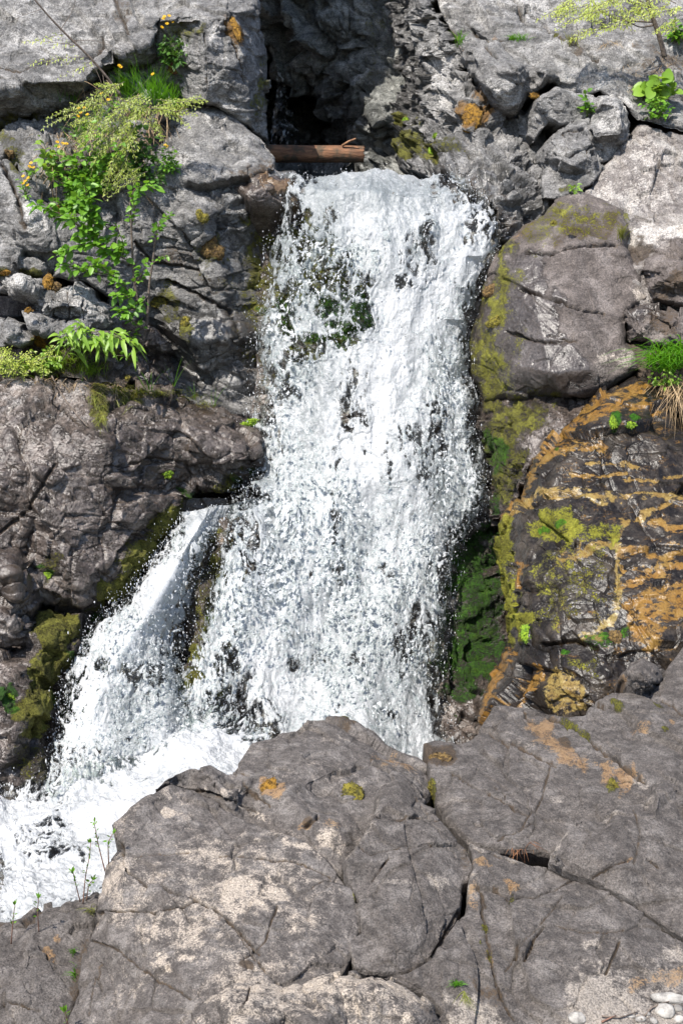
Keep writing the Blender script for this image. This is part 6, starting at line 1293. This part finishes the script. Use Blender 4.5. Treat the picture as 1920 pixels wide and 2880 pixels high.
straw('straw litter on the lower ledge beneath the bright grass', [(120, 1065, 90, 10), (230, 1080, 60, 14), (310, 1090, 40, 14)], 60, 40, .003, True, M_DRY, spread=.8)
straw('tall thin grass arching in front of the dark recess', [(420, 1095, 12, 8)], 9, 110, .006, False, M_GRASS, 'grass_clump', spread=.35, droop=.3)
straw('lone pair of grass stalks against the dark wall near its foot', [(490, 1085, 6, 6)], 4, 120, .006, False, M_GRASS, 'grass_clump', spread=.25, droop=.15)
straw('grass stalks at the right end of the mossy shelf, nearest the fall', [(548, 1120, 8, 6), (605, 1140, 6, 6)], 3, 90, .005, False, M_GRASS, 'grass_clump', spread=.25, droop=.2)
straw('sunny yellow-green grass covering the left end of the lower ledge', [(30, 1050, 60, 16), (100, 1052, 60, 14), (-20, 1045, 40, 14), (70, 1035, 60, 16)], 110, 46, .004, False, M_LEAFY, 'grass_clump', spread=.45, droop=.4)
herb('leafy weeds between the feathery sprays and the drooping long-leaved shrub', 130, 1010, 60, 36, 18, 9, 15, M_LEAFY, 'herb', 'ovate', (130, 1045))
e, p, n = plant('fallen_branch', 'thin dead branch lying down the pale top of the wet bulging rock', 'branch', 175, 1110)
mb = MB(); pts = [(148, 1062), (165, 1095), (190, 1135), (225, 1180), (250, 1205)]
pa = np.stack([hit(x, y)[0] + np.array([0, -.012, .012]) for x, y in pts]); tube(mb, pa, .005, .003, 6); mb.build('stick', M_STEM, e)

# ---------------------------------------------------------------- plants, right side
e, p, n = plant('conifer_sapling', 'small crooked conifer with airy yellow-green sprays at the top right', 'sapling', 1865, 155)
st, fo, br = MB(), MB(), MB(); ref = P(1860, 150, 10.75)
tube(st, pxpath([(1868, 160), (1855, 110), (1838, 60), (1825, 25), (1815, -20), (1800, -70)], ref, 0, .15), .020, .012, 8)
for pts in ([(1838, 62), (1790, 60), (1735, 55), (1690, 35), (1670, 10), (1655, -20)], [(1838, 70), (1800, 78), (1760, 60)], [(1825, 20), (1780, 10), (1730, -20)], [(1820, -10), (1860, -10), (1900, 10)]):
    tube(br, pxpath(pts, ref, .05, .25), .007, .003, 5)
for k in range(80):
    c = [(1640, 20), (1700, 30), (1740, 10), (1790, 20), (1600, 10), (1690, 60), (1770, 50), (1840, 10), (1880, 30), (1900, 60), (1720, -10)][k % 11]
    x = c[0] + rg.normal(0, 18); y = c[1] + rg.normal(0, 14)
    frond(fo, br, at(x, y, ref, .15 + .2 * rg.rand()), at(x + rg.normal(-30, 40), y + rg.normal(8, 16), ref, .2 + .2 * rg.rand()), .08, .2, .8)
st.build('trunk', M_STEM, e); br.build('branches', M_STEM, e); fo.build('foliage', M_CEDARP, e)
herb('fresh broad-lobed leaves of a young plant under the crooked conifer', 1842, 240, 50, 26, 9, 5, 40, M_LEAFY, 'young_maple', 'round', (1850, 290), cat='plant', wl=.9, default=10.3)
herb('tangled green herb below the broad-lobed leaves at the right edge', 1850, 300, 60, 30, 16, 7, 16, M_OLIVE and M_LEAF, 'herb', 'ovate', (1850, 320), default=10.3)
herb('leafy green sprig at the top right corner by the dark boulder', 1900, 80, 40, 30, 12, 8, 18, M_LEAF, 'herb', 'ovate', (1900, 110), default=10.8)
herb('small upright leafy plant in the shaded notch of the pale-topped block', 1645, 295, 22, 32, 7, 5, 22, M_LEAF, 'herb', 'ovate', (1648, 328), wl=.45)
herb('little light green plant at the foot of the layered block', 1612, 525, 16, 12, 5, 4, 18, M_LEAFY, 'herb', 'lance', (1600, 540), wl=.35)
straw('bright grass tuft on the upper right slope, under the fissured lip', [(1455, 112, 26, 6)], 70, 34, .005, False, M_GRASS, 'grass_clump', spread=.5, droop=.4)
straw('green grass tuft in the crevice beside the gorge rim', [(1292, 118, 16, 14)], 50, 42, .005, False, M_GRASS, 'grass_clump', spread=.4, droop=.3)
straw('yellowed grass tuft on the upper right slope below the conifer sprays', [(1608, 118, 26, 16)], 60, 42, .004, False, M_OLIVE, 'grass_clump', spread=.5, droop=.4)
straw('fallen needles and straw around the crooked conifer', [(1790, 200, 60, 20), (1870, 170, 50, 30), (1720, 120, 30, 8), (1800, 250, 50, 20)], 60, 22, .0025, True, M_DRY, spread=.9)
straw('thin grass tuft on the top edge of the smooth boulder', [(1745, 668, 8, 12)], 40, 60, .005, False, M_OLIVE, 'grass_clump', spread=.25, droop=.25)
straw('lush bright green grass clump at the right edge', [(1850, 1020, 40, 24), (1900, 1010, 40, 26), (1880, 1040, 40, 20)], 80, 150, .009, False, M_GRASS, 'grass_clump', spread=.5, droop=.55)
herb('low leafy weeds under the lush grass clump at the right edge', 1870, 1065, 56, 28, 14, 7, 14, M_LEAFY, 'herb', 'ovate', (1870, 1085))
straw('bleached straw hanging down below the lush grass clump', [(1870, 1075, 40, 14), (1910, 1090, 30, 18)], 60, 120, .004, True, M_DRY, spread=.45)

# ---------------------------------------------------------------- sprigs and tufts on the near rocks
def sprig(label, pts, nl, size=14, r=.0026):
    pts = [(pts[0][0] + 6, pts[0][1] + 30)] + pts[1:]
    e, p, n = plant('willow_sprig', label, 'sprig', pts[0][0], pts[0][1])
    st, lf = MB(), MB()
    path = pxpath(pts, p, 0.0, .03, 6)
    leafy_branch(st, lf, path, r, r * .5, nl, size * mpp(p), 'lance', .45, -.1, .38, .45)
    k = path[-1]; leaves(lf, np.repeat(k[None], 4, 0), unit(path[-1] - path[-2]) + rg.normal(0, .35, (4, 3)), np.array([0, -.6, .8]), size * mpp(p), size * mpp(p) * .35, 'lance', -.1)
    st.build('stem', M_SPRIG, e); lf.build('foliage', M_LEAF, e)
sprig('tallest twig sprouting from the rim of the dark corner rock, against white water', [(228, 2512), (240, 2470), (252, 2410), (256, 2370)], 16)
sprig('slim twig leaning over the white water beside the largest boulder', [(290, 2420), (278, 2380), (270, 2340), (266, 2312)], 14)
sprig('short twig hugging the top left corner of the largest boulder', [(300, 2400), (304, 2370), (318, 2345)], 8, 16)
sprig('small twig with paired leaves between the tall twigs and the corner rock', [(220, 2506), (212, 2480), (206, 2452)], 10, 16)
sprig('leafy short twig left of the largest boulder, low on the corner rock rim', [(238, 2502), (250, 2488), (262, 2474)], 10, 16)
sprig('isolated forked twig on the corner rock rim, middle', [(104, 2590), (106, 2560), (110, 2525)], 8, 15)
sprig('isolated twig nearest the left edge on the corner rock rim', [(26, 2625), (38, 2580), (43, 2545)], 8, 15)
sprig('broad sprout at the foot of the largest boulder, bottom left', [(190, 2868), (186, 2855), (184, 2845)], 6, 22)
straw('thin pale grass in the gap left of the largest boulder', [(258, 2565, 10, 8)], 26, 58, .003, False, M_OLIVE, 'grass_clump', spread=.6, droop=.5)
straw('green grass stalks low in the gap left of the largest boulder', [(212, 2740, 6, 20), (208, 2680, 5, 10)], 26, 40, .0035, False, M_GRASS, 'grass_clump', spread=.35, droop=.3)
straw('small bright grass tuft in a crack of the lower right slab', [(1283, 2768, 10, 8)], 60, 36, .0035, False, M_GRASS, 'grass_clump', spread=.45, droop=.45)
straw('tiny grass wisp trailing below the bright tuft in the slab crack', [(1305, 2795, 8, 14)], 26, 34, .0025, True, M_OLIVE, 'grass_clump', spread=.3)
straw('pine needles caught in the slot between the shelf and the long slab', [(1455, 2388, 30, 4), (1495, 2370, 5, 10)], 14, 26, .003, True, M_ROOT, 'fallen_needles', spread=.9)

# ---------------------------------------------------------------- pebbles in the lower right corner
PEB = [('chalk-white pebble, largest in the lower right corner', 1868, 2848, 26, 20, .9), ('white cobble lying under the long slab at the bottom edge', 1620, 2866, 24, 16, .9), ('flat pinkish stone leaning behind the white pebble', 1880, 2810, 50, 14, .5),
       ('small grey pebble left of the white one', 1800, 2868, 14, 8, .5), ('small tan pebble below the flat pinkish stone', 1835, 2872, 12, 8, .5), ('pale chip of stone at the right edge of the pebbles', 1908, 2868, 14, 10, .7), ('thin grey flake beside the twigs', 1770, 2858, 18, 5, .5), ('rounded grey pebble in the corner above the chip', 1905, 2838, 12, 9, .5), ('tiny pale pebble between the twigs', 1818, 2852, 8, 6, .7)]
for k, (lb, x, y, rx, ry, v) in enumerate(PEB):
    p, n = hit(x, y); s = mpp(p); mb = MB()
    n2 = unit(n + np.array([0, -.3, .2])); u = unit(np.cross(n2, [0, 1, .2])); w = np.cross(n2, u)
    lump(mb, p + n2 * ry * s * .3, np.array([n2, u, w]), (ry * s * .8, rx * s, ry * s * 1.1), 900 + k, .22, 22, 14, 1.6)
    tag(mb.build('pebble', M_STONE), lb, 'stone', 'pebbles in the lower right corner')
for k, (lb, pts) in enumerate((('dead twig lying across the pebbles in the corner', [(1690, 2862), (1740, 2866), (1790, 2850)]), ('bent brown twig under the flat pinkish stone', [(1800, 2872), (1830, 2838), (1880, 2820), (1910, 2800)]), ('orange splinter of wood at the bottom edge by the white cobble', [(1690, 2878), (1712, 2868), (1730, 2860)]))):
    mb = MB(); tube(mb, np.stack([hit(x, y)[0] + np.array([0, -.004, .008]) for x, y in pts]), .0035, .002, 6)
    tag(mb.build('twig', M_SPRIG if k == 2 else M_STEM), lb, 'twig', 'twigs in the lower right corner')
# a thread of water glinting in the dark hollow
tr = water('trickle', 'thin dark trickle glinting in the hollow behind the log', [(775, 165, 14.0), (800, 180, 14.0), (810, 260, 14.0), (830, 340, 13.8), (845, 420, 13.6), (750, 420, 13.6), (765, 330, 13.8), (780, 260, 14.0)], [(800, 300, 13.7), (800, 380, 13.5)],
           [(800, 300, 300, 300, 0, .8)], seed=171, R=10, RD=.05, amp=(.05, .03, .012), base=.7)
